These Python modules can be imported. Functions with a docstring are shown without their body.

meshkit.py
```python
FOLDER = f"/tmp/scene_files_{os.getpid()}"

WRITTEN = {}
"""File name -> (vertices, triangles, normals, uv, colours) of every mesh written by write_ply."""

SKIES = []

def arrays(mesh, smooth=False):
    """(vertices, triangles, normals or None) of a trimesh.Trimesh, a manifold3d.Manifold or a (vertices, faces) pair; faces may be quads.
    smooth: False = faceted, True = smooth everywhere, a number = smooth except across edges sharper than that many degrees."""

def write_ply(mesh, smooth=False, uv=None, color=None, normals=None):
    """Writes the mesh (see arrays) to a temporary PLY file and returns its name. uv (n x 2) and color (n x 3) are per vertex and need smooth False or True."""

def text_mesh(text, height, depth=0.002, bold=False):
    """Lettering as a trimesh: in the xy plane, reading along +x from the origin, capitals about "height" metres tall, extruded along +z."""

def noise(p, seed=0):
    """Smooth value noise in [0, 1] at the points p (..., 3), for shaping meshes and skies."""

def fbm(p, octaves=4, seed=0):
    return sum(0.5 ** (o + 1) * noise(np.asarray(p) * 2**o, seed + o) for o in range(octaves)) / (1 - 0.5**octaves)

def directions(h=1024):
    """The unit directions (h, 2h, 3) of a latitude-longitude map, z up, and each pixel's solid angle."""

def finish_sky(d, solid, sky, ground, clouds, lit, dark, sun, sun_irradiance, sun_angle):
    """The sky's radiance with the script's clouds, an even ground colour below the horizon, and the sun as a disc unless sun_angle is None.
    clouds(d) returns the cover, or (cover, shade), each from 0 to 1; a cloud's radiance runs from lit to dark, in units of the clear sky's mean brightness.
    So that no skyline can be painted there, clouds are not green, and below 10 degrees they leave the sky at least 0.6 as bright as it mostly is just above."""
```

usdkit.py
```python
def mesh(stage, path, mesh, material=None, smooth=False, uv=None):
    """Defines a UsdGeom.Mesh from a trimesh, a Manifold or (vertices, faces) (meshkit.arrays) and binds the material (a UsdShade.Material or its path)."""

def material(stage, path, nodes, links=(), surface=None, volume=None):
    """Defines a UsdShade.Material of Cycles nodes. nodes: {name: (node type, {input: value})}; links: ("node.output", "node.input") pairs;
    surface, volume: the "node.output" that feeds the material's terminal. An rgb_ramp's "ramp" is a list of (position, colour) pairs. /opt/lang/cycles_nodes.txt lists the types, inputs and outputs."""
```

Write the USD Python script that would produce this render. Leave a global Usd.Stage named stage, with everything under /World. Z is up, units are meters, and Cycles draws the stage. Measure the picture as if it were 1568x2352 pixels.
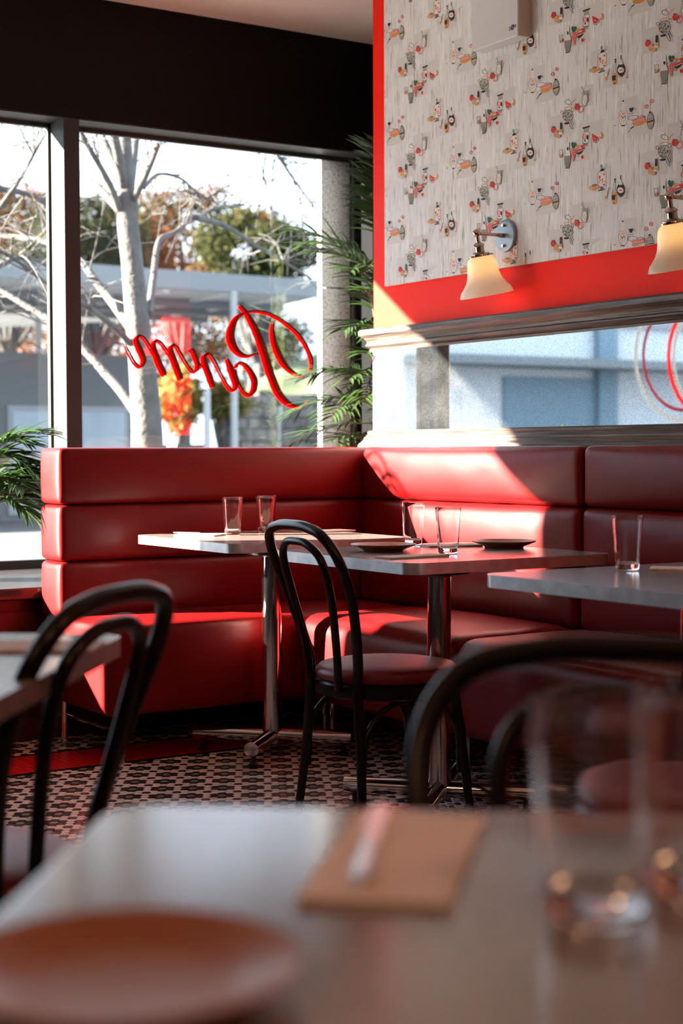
import math, random
import numpy as np, trimesh, usdkit, meshkit
import manifold3d as m3
from shapely import affinity
from shapely.geometry import Polygon, LineString, Point, box as sbox
from shapely.ops import unary_union
from pxr import Usd, UsdGeom, UsdLux, UsdShade, Gf, Sdf

PI = math.pi
random.seed(7)
stage = Usd.Stage.CreateInMemory()
UsdGeom.SetStageUpAxis(stage, 'Z')
UsdGeom.Xform.Define(stage, '/World')
UsdGeom.Scope.Define(stage, '/World/Looks')

# ------------------------------------------------------------------ camera
F, YAW, PITCH, ROLL, EYE = 3622.0, math.radians(57.03), math.radians(2.207), math.radians(-0.197), 1.04
fwd = np.array([math.cos(YAW) * math.cos(PITCH), math.sin(YAW) * math.cos(PITCH), -math.sin(PITCH)])
_r = np.array([math.sin(YAW), -math.cos(YAW), 0.0]); _u = np.cross(_r, fwd)
rgt = _r * math.cos(ROLL) + _u * math.sin(ROLL); upv = -_r * math.sin(ROLL) + _u * math.cos(ROLL)
eye = np.array([0, 0, EYE])
cam = UsdGeom.Camera.Define(stage, '/World/camera')
cam.AddTransformOp().Set(Gf.Matrix4d(*rgt, 0, *upv, 0, *(-fwd), 0, *eye, 1))
cam.CreateHorizontalApertureAttr(24.0)
cam.CreateFocalLengthAttr(F / 1568 * 24.0)
cam.CreateFStopAttr(3.2)
cam.CreateFocusDistanceAttr(4.9)
cam.CreateExposureAttr(0.5)

def on(px, py, axis, val):
    """The point of the plane axis = val that the photograph shows at (px, py)."""
    d = fwd + rgt * (px - 784) / F - upv * (py - 1176) / F
    i = 'xyz'.index(axis)
    return eye + d * (val - eye[i]) / d[i]
def far(px, py, dist):
    return eye + (fwd + rgt * (px - 784) / F - upv * (py - 1176) / F) * dist
def pixel(p):
    q = np.asarray(p, float) - eye; d = q @ fwd
    return np.stack([784 + F * (q @ rgt) / d, 1176 - F * (q @ upv) / d, d], -1)

# ------------------------------------------------------------------ light
SUN = np.array([2.0, -1.0, -0.70]); SUN = SUN / np.linalg.norm(SUN)
sky = usdkit.material(stage, '/World/Looks/sky', {
    'tc': ('texture_coordinate', {}), 'mp': ('mapping', {'scale': (1, 1, 2.2)}),
    'n': ('noise_texture', {'scale': 2.1, 'detail': 6.0, 'roughness': 0.55}),
    'r': ('rgb_ramp', {'ramp': [(0.34, (0.54, 0.72, 0.98)), (0.60, (0.80, 0.90, 1.0))]}),
    'b': ('background_shader', {'strength': 2.5})},
    [('tc.generated', 'mp.vector'), ('mp.vector', 'n.vector'), ('n.fac', 'r.fac'), ('r.color', 'b.color')], surface='b.background')
dome = UsdLux.DomeLight.Define(stage, '/World/sky_dome'); dome.CreateIntensityAttr(1.0)
UsdShade.MaterialBindingAPI.Apply(dome.GetPrim()).Bind(sky)
sun = UsdLux.DistantLight.Define(stage, '/World/sun')
sun.CreateIntensityAttr(21.0); sun.CreateAngleAttr(0.6); sun.CreateNormalizeAttr(True); sun.CreateColorAttr(Gf.Vec3f(1.0, 0.88, 0.74))
_z = -SUN; _x = np.cross([0, 0, 1.0], _z); _x /= np.linalg.norm(_x); _y = np.cross(_z, _x)
sun.AddTransformOp().Set(Gf.Matrix4d(*_x, 0, *_y, 0, *_z, 0, 0, 0, 0, 1))

# ------------------------------------------------------------------ materials
def mat(name, color, rough=0.5, metallic=0.0, spec=0.5, coat=0.0, bump=None, vary=None, **kw):
    """bump = (scale, strength, distance), vary = (scale, amount) mottles the colour."""
    nodes = {'p': ('principled_bsdf', dict(base_color=color, roughness=rough, metallic=metallic, specular_ior_level=spec, coat_weight=coat, **kw))}
    links = []
    if bump or vary:
        nodes['g'] = ('texture_coordinate', {})
    if bump:
        nodes['bn'] = ('noise_texture', {'scale': bump[0], 'detail': 3.0}); nodes['bu'] = ('bump', {'strength': bump[1], 'distance': bump[2]})
        links += [('g.object', 'bn.vector'), ('bn.fac', 'bu.height'), ('bu.normal', 'p.normal')]
    if vary:
        nodes['vn'] = ('noise_texture', {'scale': vary[0], 'detail': 4.0})
        a = vary[1]
        nodes['vr'] = ('rgb_ramp', {'ramp': [(0.3, tuple(c * (1 - a) for c in color)), (0.7, tuple(min(1, c * (1 + a)) for c in color))]})
        links += [('g.object', 'vn.vector'), ('vn.fac', 'vr.fac'), ('vr.color', 'p.base_color')]
    return usdkit.material(stage, '/World/Looks/' + name, nodes, links, surface='p.BSDF')

M = {}
M['leather'] = mat('red_leather', (0.150, 0.0024, 0.0032), 0.39, spec=0.26, bump=(420, 0.12, 0.002), vary=(3.0, 0.10))
M['seat_vinyl'] = mat('seat_vinyl', (0.17, 0.009, 0.012), 0.42, spec=0.35, bump=(500, 0.10, 0.002))
M['piping'] = mat('piping', (0.24, 0.012, 0.014), 0.4)
M['bent'] = mat('bentwood', (0.0065, 0.0045, 0.004), 0.24, spec=0.32)
M['chrome'] = mat('chrome', (0.72, 0.70, 0.68), 0.09, 1.0)
M['nickel'] = mat('aged_nickel', (0.52, 0.42, 0.36), 0.16, 1.0)
M['steel_plate'] = mat('steel_plate', (0.30, 0.34, 0.38), 0.38, 0.6)
M['black_metal'] = mat('black_metal', (0.012, 0.011, 0.011), 0.4)
M['top'] = mat('table_laminate', (0.25, 0.205, 0.185), 0.17, 0.18, spec=1.0, vary=(60, 0.10))
M['edge'] = mat('table_edge', (0.80, 0.80, 0.81), 0.30, 0.85, vary=(25, 0.18))
M['frame'] = mat('window_frame_paint', (0.045, 0.047, 0.049), 0.55, spec=0.2)
M['jamb'] = mat('dark_jamb', (0.004, 0.0045, 0.005), 0.8, spec=0.05)
M['header'] = mat('black_header_paint', (0.0028, 0.0024, 0.0024), 0.6, spec=0.2)
M['red_wall'] = mat('red_wall_paint', (0.97, 0.022, 0.008), 0.5, spec=0.12)
M['ceiling'] = mat('ceiling_paint', (0.86, 0.76, 0.70), 0.8)
M['room_wall'] = mat('brown_room_wall', (0.07, 0.035, 0.027), 0.7)
M['grey_wall'] = mat('grey_wall_paint', (0.022, 0.025, 0.027), 0.8, spec=0.1)
M['dark_wood'] = mat('dark_red_wood', (0.055, 0.009, 0.008), 0.3, vary=(14, 0.25))
M['sill'] = mat('sill_laminate', (0.05, 0.045, 0.045), 0.16)
M['box'] = mat('white_metal_box', (0.62, 0.65, 0.68), 0.4)
M['box_side'] = mat('box_beige_side', (0.50, 0.40, 0.33), 0.5)
M['plate'] = mat('tan_glazed_plate', (0.29, 0.10, 0.038), 0.30, spec=0.3)
M['napkin'] = mat('kraft_napkin', (0.75, 0.645, 0.60), 0.9, bump=(300, 0.2, 0.001))
M['napkin_white'] = mat('pale_napkin', (0.74, 0.70, 0.67), 0.9, bump=(300, 0.2, 0.001))
M['cutlery'] = mat('cutlery_steel', (0.78, 0.79, 0.81), 0.32, 1.0)
M['tile_black'] = mat('tile_black', (0.014, 0.012, 0.012), 0.22)
M['tile_red'] = mat('tile_red', (0.62, 0.010, 0.012), 0.28)
M['tile_white'] = mat('tile_white', (0.74, 0.55, 0.48), 0.30)
M['tile_grey'] = mat('tile_grey', (0.23, 0.155, 0.13), 0.30)
M['grout'] = mat('floor_grout', (0.025, 0.02, 0.019), 0.85)
M['bulb'] = usdkit.material(stage, '/World/Looks/bulb', {'e': ('emission', {'color': (1.0, 0.62, 0.27), 'strength': 8.0})}, [], surface='e.emission')
M['globe'] = usdkit.material(stage, '/World/Looks/globe', {'e': ('emission', {'color': (1.0, 0.52, 0.28), 'strength': 16.0})}, [], surface='e.emission')
M['pot'] = mat('plant_pot', (0.10, 0.09, 0.085), 0.5)
M['soil'] = mat('soil', (0.03, 0.02, 0.015), 0.9)
M['stalk'] = mat('palm_stalk', (0.16, 0.20, 0.05), 0.5)
M['bark'] = mat('grey_bark', (0.050, 0.048, 0.048), 0.9, bump=(30, 0.6, 0.02), vary=(9, 0.35))
M['concrete'] = mat('pale_concrete', (0.24, 0.25, 0.27), 0.8, vary=(0.6, 0.08))
M['fascia'] = mat('grey_roof_fascia', (0.135, 0.15, 0.16), 0.6)
M['soffit'] = mat('pale_roof_soffit', (0.50, 0.52, 0.54), 0.7)
M['beam'] = mat('grey_roof_beam', (0.12, 0.13, 0.14), 0.6)
M['wall_panel'] = mat('grey_wall_panel', (0.10, 0.105, 0.11), 0.6)
M['post'] = mat('pale_post', (0.26, 0.27, 0.28), 0.5)
M['glazing'] = mat('far_glazing', (0.25, 0.30, 0.34), 0.15)
M['grass'] = mat('grass', (0.05, 0.065, 0.028), 0.9, vary=(2.0, 0.4))
M['white_ink'] = mat('white_window_paint', (0.85, 0.85, 0.85), 0.6)

def painted(name, color, back=0.5):
    """Paint on glass: scatters what falls on it and lets some daylight through."""
    return usdkit.material(stage, '/World/Looks/' + name, {
        'd': ('diffuse_bsdf', {'color': color}), 't': ('translucent_bsdf', {'color': color}), 'm': ('mix_closure', {'fac': back})},
        [('d.BSDF', 'm.closure1'), ('t.BSDF', 'm.closure2')], surface='m.closure')
M['blue_panel'] = mat('blue_panel', (0.12, 0.19, 0.24), 0.5)
M['lily'] = painted('white_lily', (0.86, 0.85, 0.76), 0.6)
M['sign_red'] = painted('sign_red', (0.82, 0.012, 0.012), 0.6)
M['ring_red'] = painted('ring_red', (0.60, 0.06, 0.04), 0.5)
M['ring_pink'] = painted('ring_pink', (0.34, 0.10, 0.14), 0.5)
M['ring_white'] = painted('ring_white', (0.42, 0.42, 0.42), 0.5)
M['sign_black'] = mat('sign_outline', (0.02, 0.004, 0.004), 0.6)

def leaf(name, color, var=0.3):
    lo, hi = tuple(c * (1 - var) for c in color), tuple(c * (1 + var) for c in color)
    return usdkit.material(stage, '/World/Looks/' + name, {
        'g': ('geometry', {}), 'r': ('rgb_ramp', {'ramp': [(0.0, lo), (1.0, hi)]}),
        'p': ('principled_bsdf', {'roughness': 0.4}), 't': ('translucent_bsdf', {}), 'm': ('mix_closure', {'fac': 0.35})},
        [('g.random_per_island', 'r.fac'), ('r.color', 'p.base_color'), ('r.color', 't.color'), ('p.BSDF', 'm.closure1'), ('t.BSDF', 'm.closure2')], surface='m.closure')
M['palm'] = leaf('palm_leaf', (0.055, 0.12, 0.03), 0.4)
def tree_leaf(name, stops):
    return usdkit.material(stage, '/World/Looks/' + name, {
        'g': ('geometry', {}), 'n': ('noise_texture', {'scale': 0.55, 'detail': 2.0}), 'a': ('math', {'math_type': 'multiply_add', 'value2': 0.35}),
        'k': ('math', {'math_type': 'multiply_add', 'value2': 1.7, 'value3': -0.5}),
        'r': ('rgb_ramp', {'ramp': stops}), 'd': ('diffuse_bsdf', {}), 't': ('translucent_bsdf', {}), 'm': ('mix_closure', {'fac': 0.4})},
        [('g.position', 'n.vector'), ('n.fac', 'k.value1'), ('g.random_per_island', 'a.value1'), ('k.value', 'a.value3'), ('a.value', 'r.fac'),
         ('r.color', 'd.color'), ('r.color', 't.color'), ('d.BSDF', 'm.closure1'), ('t.BSDF', 'm.closure2')], surface='m.closure')
GRN, OLV, ORG, RST, YEL = (0.022, 0.031, 0.015), (0.050, 0.048, 0.020), (0.13, 0.062, 0.030), (0.085, 0.036, 0.020), (0.24, 0.18, 0.06)
M['leaf_mixed'] = tree_leaf('leaf_mixed', [(0.1, GRN), (0.45, OLV), (0.62, ORG), (0.9, RST)])
M['leaf_rust'] = tree_leaf('leaf_rust', [(0.1, OLV), (0.35, RST), (0.65, ORG), (0.95, ORG)])
M['leaf_green'] = tree_leaf('leaf_green', [(0.1, GRN), (0.6, OLV), (0.95, ORG)])
M['leaf_yellow'] = tree_leaf('leaf_yellow', [(0.1, OLV), (0.5, YEL), (0.95, ORG)])

M['pane'] = usdkit.material(stage, '/World/Looks/window_pane', {
    'f': ('layer_weight', {'blend': 0.5}), 'p5': ('math', {'math_type': 'power', 'value2': 5.0}), 'k': ('math', {'math_type': 'multiply_add', 'value2': 0.93, 'value3': 0.032, 'use_clamp': True}),
    't': ('transparent_bsdf', {'color': (0.97, 0.985, 0.98)}), 'g': ('glossy_bsdf', {'color': (1, 1, 1), 'roughness': 0.0}), 'm': ('mix_closure', {})},
    [('f.facing', 'p5.value1'), ('p5.value', 'k.value1'), ('k.value', 'm.fac'), ('t.BSDF', 'm.closure1'), ('g.BSDF', 'm.closure2')], surface='m.closure')
M['glass'] = usdkit.material(stage, '/World/Looks/drinking_glass', {
    'g': ('texture_coordinate', {}), 'n': ('noise_texture', {'scale': 260.0, 'detail': 2.0}), 'r': ('map_range', {'from_min': 0.50, 'from_max': 0.72, 'to_min': 0.0, 'to_max': 0.006, 'clamp': True}),
    'p': ('principled_bsdf', {'base_color': (1, 1, 1), 'roughness': 0.0, 'ior': 1.5, 'transmission_weight': 1.0}), 'd': ('diffuse_bsdf', {'color': (0.9, 0.9, 0.9)}), 'm': ('mix_closure', {})},
    [('g.object', 'n.vector'), ('n.fac', 'r.value'), ('r.result', 'm.fac'), ('p.BSDF', 'm.closure1'), ('d.BSDF', 'm.closure2')], surface='m.closure')
M['mirror'] = usdkit.material(stage, '/World/Looks/dusty_mirror', {
    'g': ('geometry', {}), 'n': ('noise_texture', {'scale': 210.0, 'detail': 3.0, 'roughness': 0.7}), 'n2': ('noise_texture', {'scale': 9.0, 'detail': 4.0}),
    'mu': ('math', {'math_type': 'multiply'}), 'mr': ('map_range', {'from_min': 0.12, 'from_max': 0.40, 'to_min': 0.01, 'to_max': 0.05, 'clamp': True}),
    'sr': ('rgb_ramp', {'ramp': [(0.30, (0.60, 0.66, 0.70)), (0.62, (0.93, 0.96, 0.97))]}), 's': ('glossy_bsdf', {'roughness': 0.02}), 'd': ('diffuse_bsdf', {'color': (0.50, 0.53, 0.55)}), 'm': ('mix_closure', {})},
    [('g.position', 'n.vector'), ('g.position', 'n2.vector'), ('n.fac', 'sr.fac'), ('sr.color', 's.color'), ('n.fac', 'mu.value1'), ('n2.fac', 'mu.value2'), ('mu.value', 'mr.value'), ('mr.result', 'm.fac'), ('s.BSDF', 'm.closure1'), ('d.BSDF', 'm.closure2')], surface='m.closure')
M['opal'] = usdkit.material(stage, '/World/Looks/opal_glass', {
    'd': ('principled_bsdf', {'base_color': (0.92, 0.89, 0.84), 'roughness': 0.15}), 't': ('translucent_bsdf', {'color': (0.97, 0.91, 0.80)}), 'm': ('mix_closure', {'fac': 0.5})},
    [('d.BSDF', 'm.closure1'), ('t.BSDF', 'm.closure2')], surface='m.closure')
M['wallpaper'] = usdkit.material(stage, '/World/Looks/wallpaper', {
    'g': ('geometry', {}), 'm1': ('mapping', {'scale': (1, 150, 11)}), 'n1': ('noise_texture', {'scale': 1.0, 'detail': 2.0}),
    'm2': ('mapping', {'scale': (1, 260, 14), 'location': (3, 7, 1)}), 'n2': ('noise_texture', {'scale': 1.0, 'detail': 1.0}),
    'r1': ('rgb_ramp', {'ramp': [(0.0, (0.26, 0.25, 0.235)), (0.29, (0.36, 0.345, 0.33)), (0.37, (0.715, 0.75, 0.78)), (0.58, (0.715, 0.75, 0.78)), (0.67, (0.85, 0.88, 0.90))]}),
    'r2': ('rgb_ramp', {'ramp': [(0.27, (0.70, 0.68, 0.66)), (0.40, (1, 1, 1)), (1.0, (1, 1, 1))]}), 'x': ('mix', {'mix_type': 'multiply', 'fac': 1.0}),
    'p': ('principled_bsdf', {'roughness': 0.6, 'specular_ior_level': 0.3})},
    [('g.position', 'm1.vector'), ('g.position', 'm2.vector'), ('m1.vector', 'n1.vector'), ('m2.vector', 'n2.vector'), ('n1.fac', 'r1.fac'), ('n2.fac', 'r2.fac'),
     ('r1.color', 'x.color1'), ('r2.color', 'x.color2'), ('x.color', 'p.base_color')], surface='p.BSDF')
M['print'] = usdkit.material(stage, '/World/Looks/printed_ink', {'a': ('attribute', {'attribute': 'ink'}), 'p': ('principled_bsdf', {'roughness': 0.6, 'specular_ior_level': 0.3})},
    [('a.color', 'p.base_color')], surface='p.BSDF')
M['tiles'] = usdkit.material(stage, '/World/Looks/tile_field', {'a': ('attribute', {'attribute': 'ink'}), 'p': ('principled_bsdf', {'roughness': 0.28})},
    [('a.color', 'p.base_color')], surface='p.BSDF')
M['oak'] = usdkit.material(stage, '/World/Looks/dark_oak', {
    'g': ('geometry', {}), 'm1': ('mapping', {'scale': (160, 5, 160)}), 'n1': ('noise_texture', {'scale': 1.0, 'detail': 4.0}),
    'r1': ('rgb_ramp', {'ramp': [(0.32, (0.016, 0.010, 0.008)), (0.55, (0.075, 0.052, 0.042)), (0.75, (0.17, 0.125, 0.10))]}),
    'bu': ('bump', {'strength': 0.4, 'distance': 0.002}), 'p': ('principled_bsdf', {'roughness': 0.42})},
    [('g.position', 'm1.vector'), ('m1.vector', 'n1.vector'), ('n1.fac', 'r1.fac'), ('r1.color', 'p.base_color'), ('n1.fac', 'bu.height'), ('bu.normal', 'p.normal')], surface='p.BSDF')
M['granite'] = usdkit.material(stage, '/World/Looks/granite', {
    'g': ('geometry', {}), 'n1': ('noise_texture', {'scale': 90.0, 'detail': 3.0, 'roughness': 0.75}),
    'r1': ('rgb_ramp', {'ramp': [(0.36, (0.10, 0.11, 0.12)), (0.46, (0.27, 0.275, 0.30)), (0.62, (0.38, 0.365, 0.39))]}), 'p': ('principled_bsdf', {'roughness': 0.3})},
    [('g.position', 'n1.vector'), ('n1.fac', 'r1.fac'), ('r1.color', 'p.base_color')], surface='p.BSDF')
M['stone'] = usdkit.material(stage, '/World/Looks/stone_wall', {
    'g': ('geometry', {}), 'n1': ('noise_texture', {'scale': 3.0, 'detail': 5.0}), 'r1': ('rgb_ramp', {'ramp': [(0.35, (0.05, 0.052, 0.055)), (0.65, (0.20, 0.20, 0.20))]}), 'p': ('principled_bsdf', {'roughness': 0.9})},
    [('g.position', 'n1.vector'), ('n1.fac', 'r1.fac'), ('r1.color', 'p.base_color')], surface='p.BSDF')
M['pavement'] = mat('pavement', (0.09, 0.093, 0.097), 0.85, vary=(0.7, 0.15))

# ------------------------------------------------------------------ prims
_used = {}
def numbered(parent, name):
    k = _used.get((parent, name), 0); _used[parent, name] = k + 1
    return f'{parent}/{name}' + (f'_{k:03d}' if k else '')
def data(path, **kw):
    p = stage.GetPrimAtPath(path)
    for k, v in kw.items():
        if v: p.SetCustomDataByKey(k, v)
def thing(name, label=None, cat=None, loc=(0, 0, 0), rot=0.0, group=None, kind=None):
    path = numbered('/World', name)
    x = UsdGeom.Xform.Define(stage, path)
    x.AddTranslateOp().Set(Gf.Vec3d(*map(float, loc))); x.AddRotateZOp().Set(float(rot))
    data(path, label=label, category=cat, group=group, kind=kind)
    return path
def part(parent, name, mesh, m, smooth=35, label=None, kind=None, ink=None):
    path = numbered(parent, name)
    g = usdkit.mesh(stage, path, mesh, M[m] if isinstance(m, str) else m, smooth=smooth)
    if ink is not None:
        UsdGeom.PrimvarsAPI(g).CreatePrimvar('ink', Sdf.ValueTypeNames.Color3fArray, 'vertex').Set([Gf.Vec3f(*map(float, c)) for c in ink])
    data(path, label=label, kind=kind)
    return path
def struct(name, mesh, m, smooth=False):
    return part('/World', name, mesh, m, smooth, kind='structure')
def dup(src, label, loc, rot=0.0):
    name = src.rsplit('/', 1)[1]
    if name[-4] == '_' and name[-3:].isdigit(): name = name[:-4]
    path = numbered('/World', name)
    x = UsdGeom.Xform.Define(stage, path)
    x.GetPrim().GetReferences().AddInternalReference(src)
    x.GetPrim().SetInstanceable(True)
    x.GetPrim().GetAttribute('xformOp:translate').Set(Gf.Vec3d(*map(float, loc)))
    x.GetPrim().GetAttribute('xformOp:rotateZ').Set(float(rot))
    data(path, label=label)
    return path
cat = trimesh.util.concatenate

# ------------------------------------------------------------------ shapes
def bx(x0, x1, y0, y1, z0, z1):
    b = trimesh.creation.box((abs(x1 - x0), abs(y1 - y0), abs(z1 - z0)))
    b.apply_translation(((x0 + x1) / 2, (y0 + y1) / 2, (z0 + z1) / 2)); return b
def rbox(x0, x1, y0, y1, z0, z1, r=0.005, n=12):
    s = m3.Manifold.sphere(r, n)
    h = m3.Manifold.batch_hull([s.translate((x, y, z)) for x in (x0 + r, x1 - r) for y in (y0 + r, y1 - r) for z in (z0 + r, z1 - r)])
    m = h.to_mesh(); return trimesh.Trimesh(m.vert_properties[:, :3], m.tri_verts, process=False)
def spline(pts, n=8):
    p = np.asarray(pts, float); q = np.vstack([2 * p[0] - p[1], p, 2 * p[-1] - p[-2]]); out = []
    for i in range(1, len(q) - 2):
        for t in np.linspace(0, 1, n, endpoint=False):
            a, b, c, d = q[i - 1:i + 3]
            out.append(0.5 * (2 * b + (c - a) * t + (2 * a - 5 * b + 4 * c - d) * t * t + (3 * b - a - 3 * c + d) * t ** 3))
    return np.array(out + [p[-1]])
def tube(pts, r, n=12, closed=False):
    p = np.asarray(pts, float); r = np.broadcast_to(np.asarray(r, float), len(p))
    t = np.gradient(p, axis=0) if not closed else np.roll(p, -1, 0) - np.roll(p, 1, 0)
    t /= np.linalg.norm(t, axis=1, keepdims=True) + 1e-12
    a = np.array([0, 0, 1.0]) if abs(t[0][2]) < 0.9 else np.array([1.0, 0, 0])
    nrm = np.cross(t[0], a); nrm /= np.linalg.norm(nrm); V = []
    ang = np.linspace(0, 2 * PI, n, endpoint=False)
    for i in range(len(p)):
        nrm = nrm - t[i] * (nrm @ t[i]); nrm /= np.linalg.norm(nrm) + 1e-12
        b = np.cross(t[i], nrm)
        V.append(p[i] + r[i] * (np.cos(ang)[:, None] * nrm + np.sin(ang)[:, None] * b))
    V = np.vstack(V); faces = []
    m = len(p)
    for i in range(m if closed else m - 1):
        j = (i + 1) % m
        for k in range(n):
            a_, b_, c_, d_ = i * n + k, i * n + (k + 1) % n, j * n + (k + 1) % n, j * n + k
            faces += [[a_, b_, c_], [a_, c_, d_]]
    if not closed:
        V = np.vstack([V, p[0], p[-1]])
        for k in range(n):
            faces += [[m * n, (k + 1) % n, k], [m * n + 1, (m - 1) * n + k, (m - 1) * n + (k + 1) % n]]
    return trimesh.Trimesh(V, faces, process=False)
def lathe(prof, n=48):
    return trimesh.creation.revolve(np.asarray(prof, float), sections=n)
def prism(poly, z0, z1):
    if poly.geom_type != 'Polygon':
        return cat([prism(g, z0, z1) for g in poly.geoms])
    m = trimesh.creation.extrude_polygon(poly, z1 - z0, engine='earcut'); m.apply_translation((0, 0, z0)); return m
def sweep_y(profile, y0, y1):
    """A profile in (x, z) carried along y."""
    m = trimesh.creation.extrude_polygon(Polygon(profile), y1 - y0, engine='earcut')
    v = np.array(m.vertices); m.vertices = np.stack([v[:, 0], y1 - v[:, 2], v[:, 1]], 1); m.fix_normals(); return m
def sweep_x(profile, x0, x1):
    """A profile in (y, z) carried along x."""
    m = trimesh.creation.extrude_polygon(Polygon(profile), x1 - x0, engine='earcut')
    v = np.array(m.vertices); m.vertices = np.stack([x0 + v[:, 2], v[:, 0], v[:, 1]], 1); m.fix_normals(); return m
def cushion(size, r=0.03, puff=None, n=(24, 10, 14), wrinkle=0.0, seed=0):
    """Rounded upholstered block about the origin; puff = {axis: (minus side, plus side)} bulges its faces."""
    s = np.asarray(size, float) / 2; V, Fc = [], []
    for ax in range(3):
        for sg in (-1, 1):
            i, j = [k for k in range(3) if k != ax]
            ni, nj = n[i], n[j]
            gi, gj = (np.sin(np.linspace(-PI / 2, PI / 2, q + 1)) * 0.55 + np.linspace(-1, 1, q + 1) * 0.45 for q in (ni, nj))
            A, B = np.meshgrid(gi, gj, indexing='ij')
            P = np.zeros((ni + 1, nj + 1, 3)); P[..., ax] = sg; P[..., i] = A; P[..., j] = B
            base = sum(len(v) for v in V); V.append(P.reshape(-1, 3))
            idx = np.arange((ni + 1) * (nj + 1)).reshape(ni + 1, nj + 1) + base
            q = np.stack([idx[:-1, :-1], idx[1:, :-1], idx[1:, 1:], idx[:-1, 1:]], -1).reshape(-1, 4)
            if (sg > 0) != (ax != 1): q = q[:, ::-1]
            Fc.append(q)
    U = np.vstack(V); P = U * s
    Q = np.clip(P, -(s - r), s - r); D = P - Q; L = np.linalg.norm(D, axis=1, keepdims=True)
    out = Q + r * D / np.maximum(L, 1e-9)
    for ax, (lo, hi) in (puff or {}).items():
        i, j = [k for k in range(3) if k != ax]
        w = (1 - np.abs(U[:, i]) ** 3.0) * (1 - np.abs(U[:, j]) ** 2.4)
        out[:, ax] += np.where(U[:, ax] > 0, hi, -lo) * w * np.abs(U[:, ax]) ** 2
    if wrinkle:
        out += (meshkit.fbm(out * 9.0 + 40, 3, seed)[:, None] - 0.5) * wrinkle * np.sign(U) * (np.abs(U) > 0.999)
    f = np.vstack(Fc); f = np.vstack([f[:, [0, 1, 2]], f[:, [0, 2, 3]]])
    m = trimesh.Trimesh(out, f, process=False); m.merge_vertices(digits_vertex=6); return m
def moved(m, x=0, y=0, z=0, rz=0.0):
    m = m.copy()
    if rz: m.apply_transform(trimesh.transformations.rotation_matrix(math.radians(rz), (0, 0, 1)))
    m.apply_translation((x, y, z)); return m

# ================================================================== SETTING
XW, YEND, ZC = 3.60, 5.305, 2.919              # right wall, where it stops, ceiling
YF, YG, ZH, ZS = 6.10, 6.25, 2.413, 0.555        # window frame face, glass, head, sill
X0, Y0 = -4.2, -3.0
struct('ceiling', bx(X0, 4.5, Y0, 6.4, ZC, ZC + 0.1), 'ceiling')
struct('wall_right', bx(XW, XW + 0.16, Y0, YEND, 0, ZC), 'red_wall')
struct('wall_end', cat([bx(4.175, 4.35, YEND - 0.3, YF + 0.25, 0, ZC), bx(XW + 0.16, 4.35, YEND - 0.42, YEND - 0.30, 0, ZC)]), 'grey_wall')
struct('wall_left', bx(X0 - 0.1, X0, Y0, 6.4, 0, ZC), 'room_wall')
struct('wall_back', bx(X0, XW, Y0 - 0.1, Y0, 0, ZC), 'room_wall')
struct('wall_window', cat([bx(X0, 4.35, YF, YG + 0.014, ZH + 0.006, ZC), bx(X0, 4.17, YF + 0.02, YG + 0.1, -0.2, ZS - 0.05), bx(X0, -0.80, YF, YG + 0.05, ZS - 0.05, 1.75), bx(X0, -1.12, YF, YG + 0.05, 1.74, ZH + 0.006)]), 'header')
MULL = 0.071
EDGES = [4.135, 2.603, -1.12]     # right jamb, then the left side of each mullion
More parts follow.
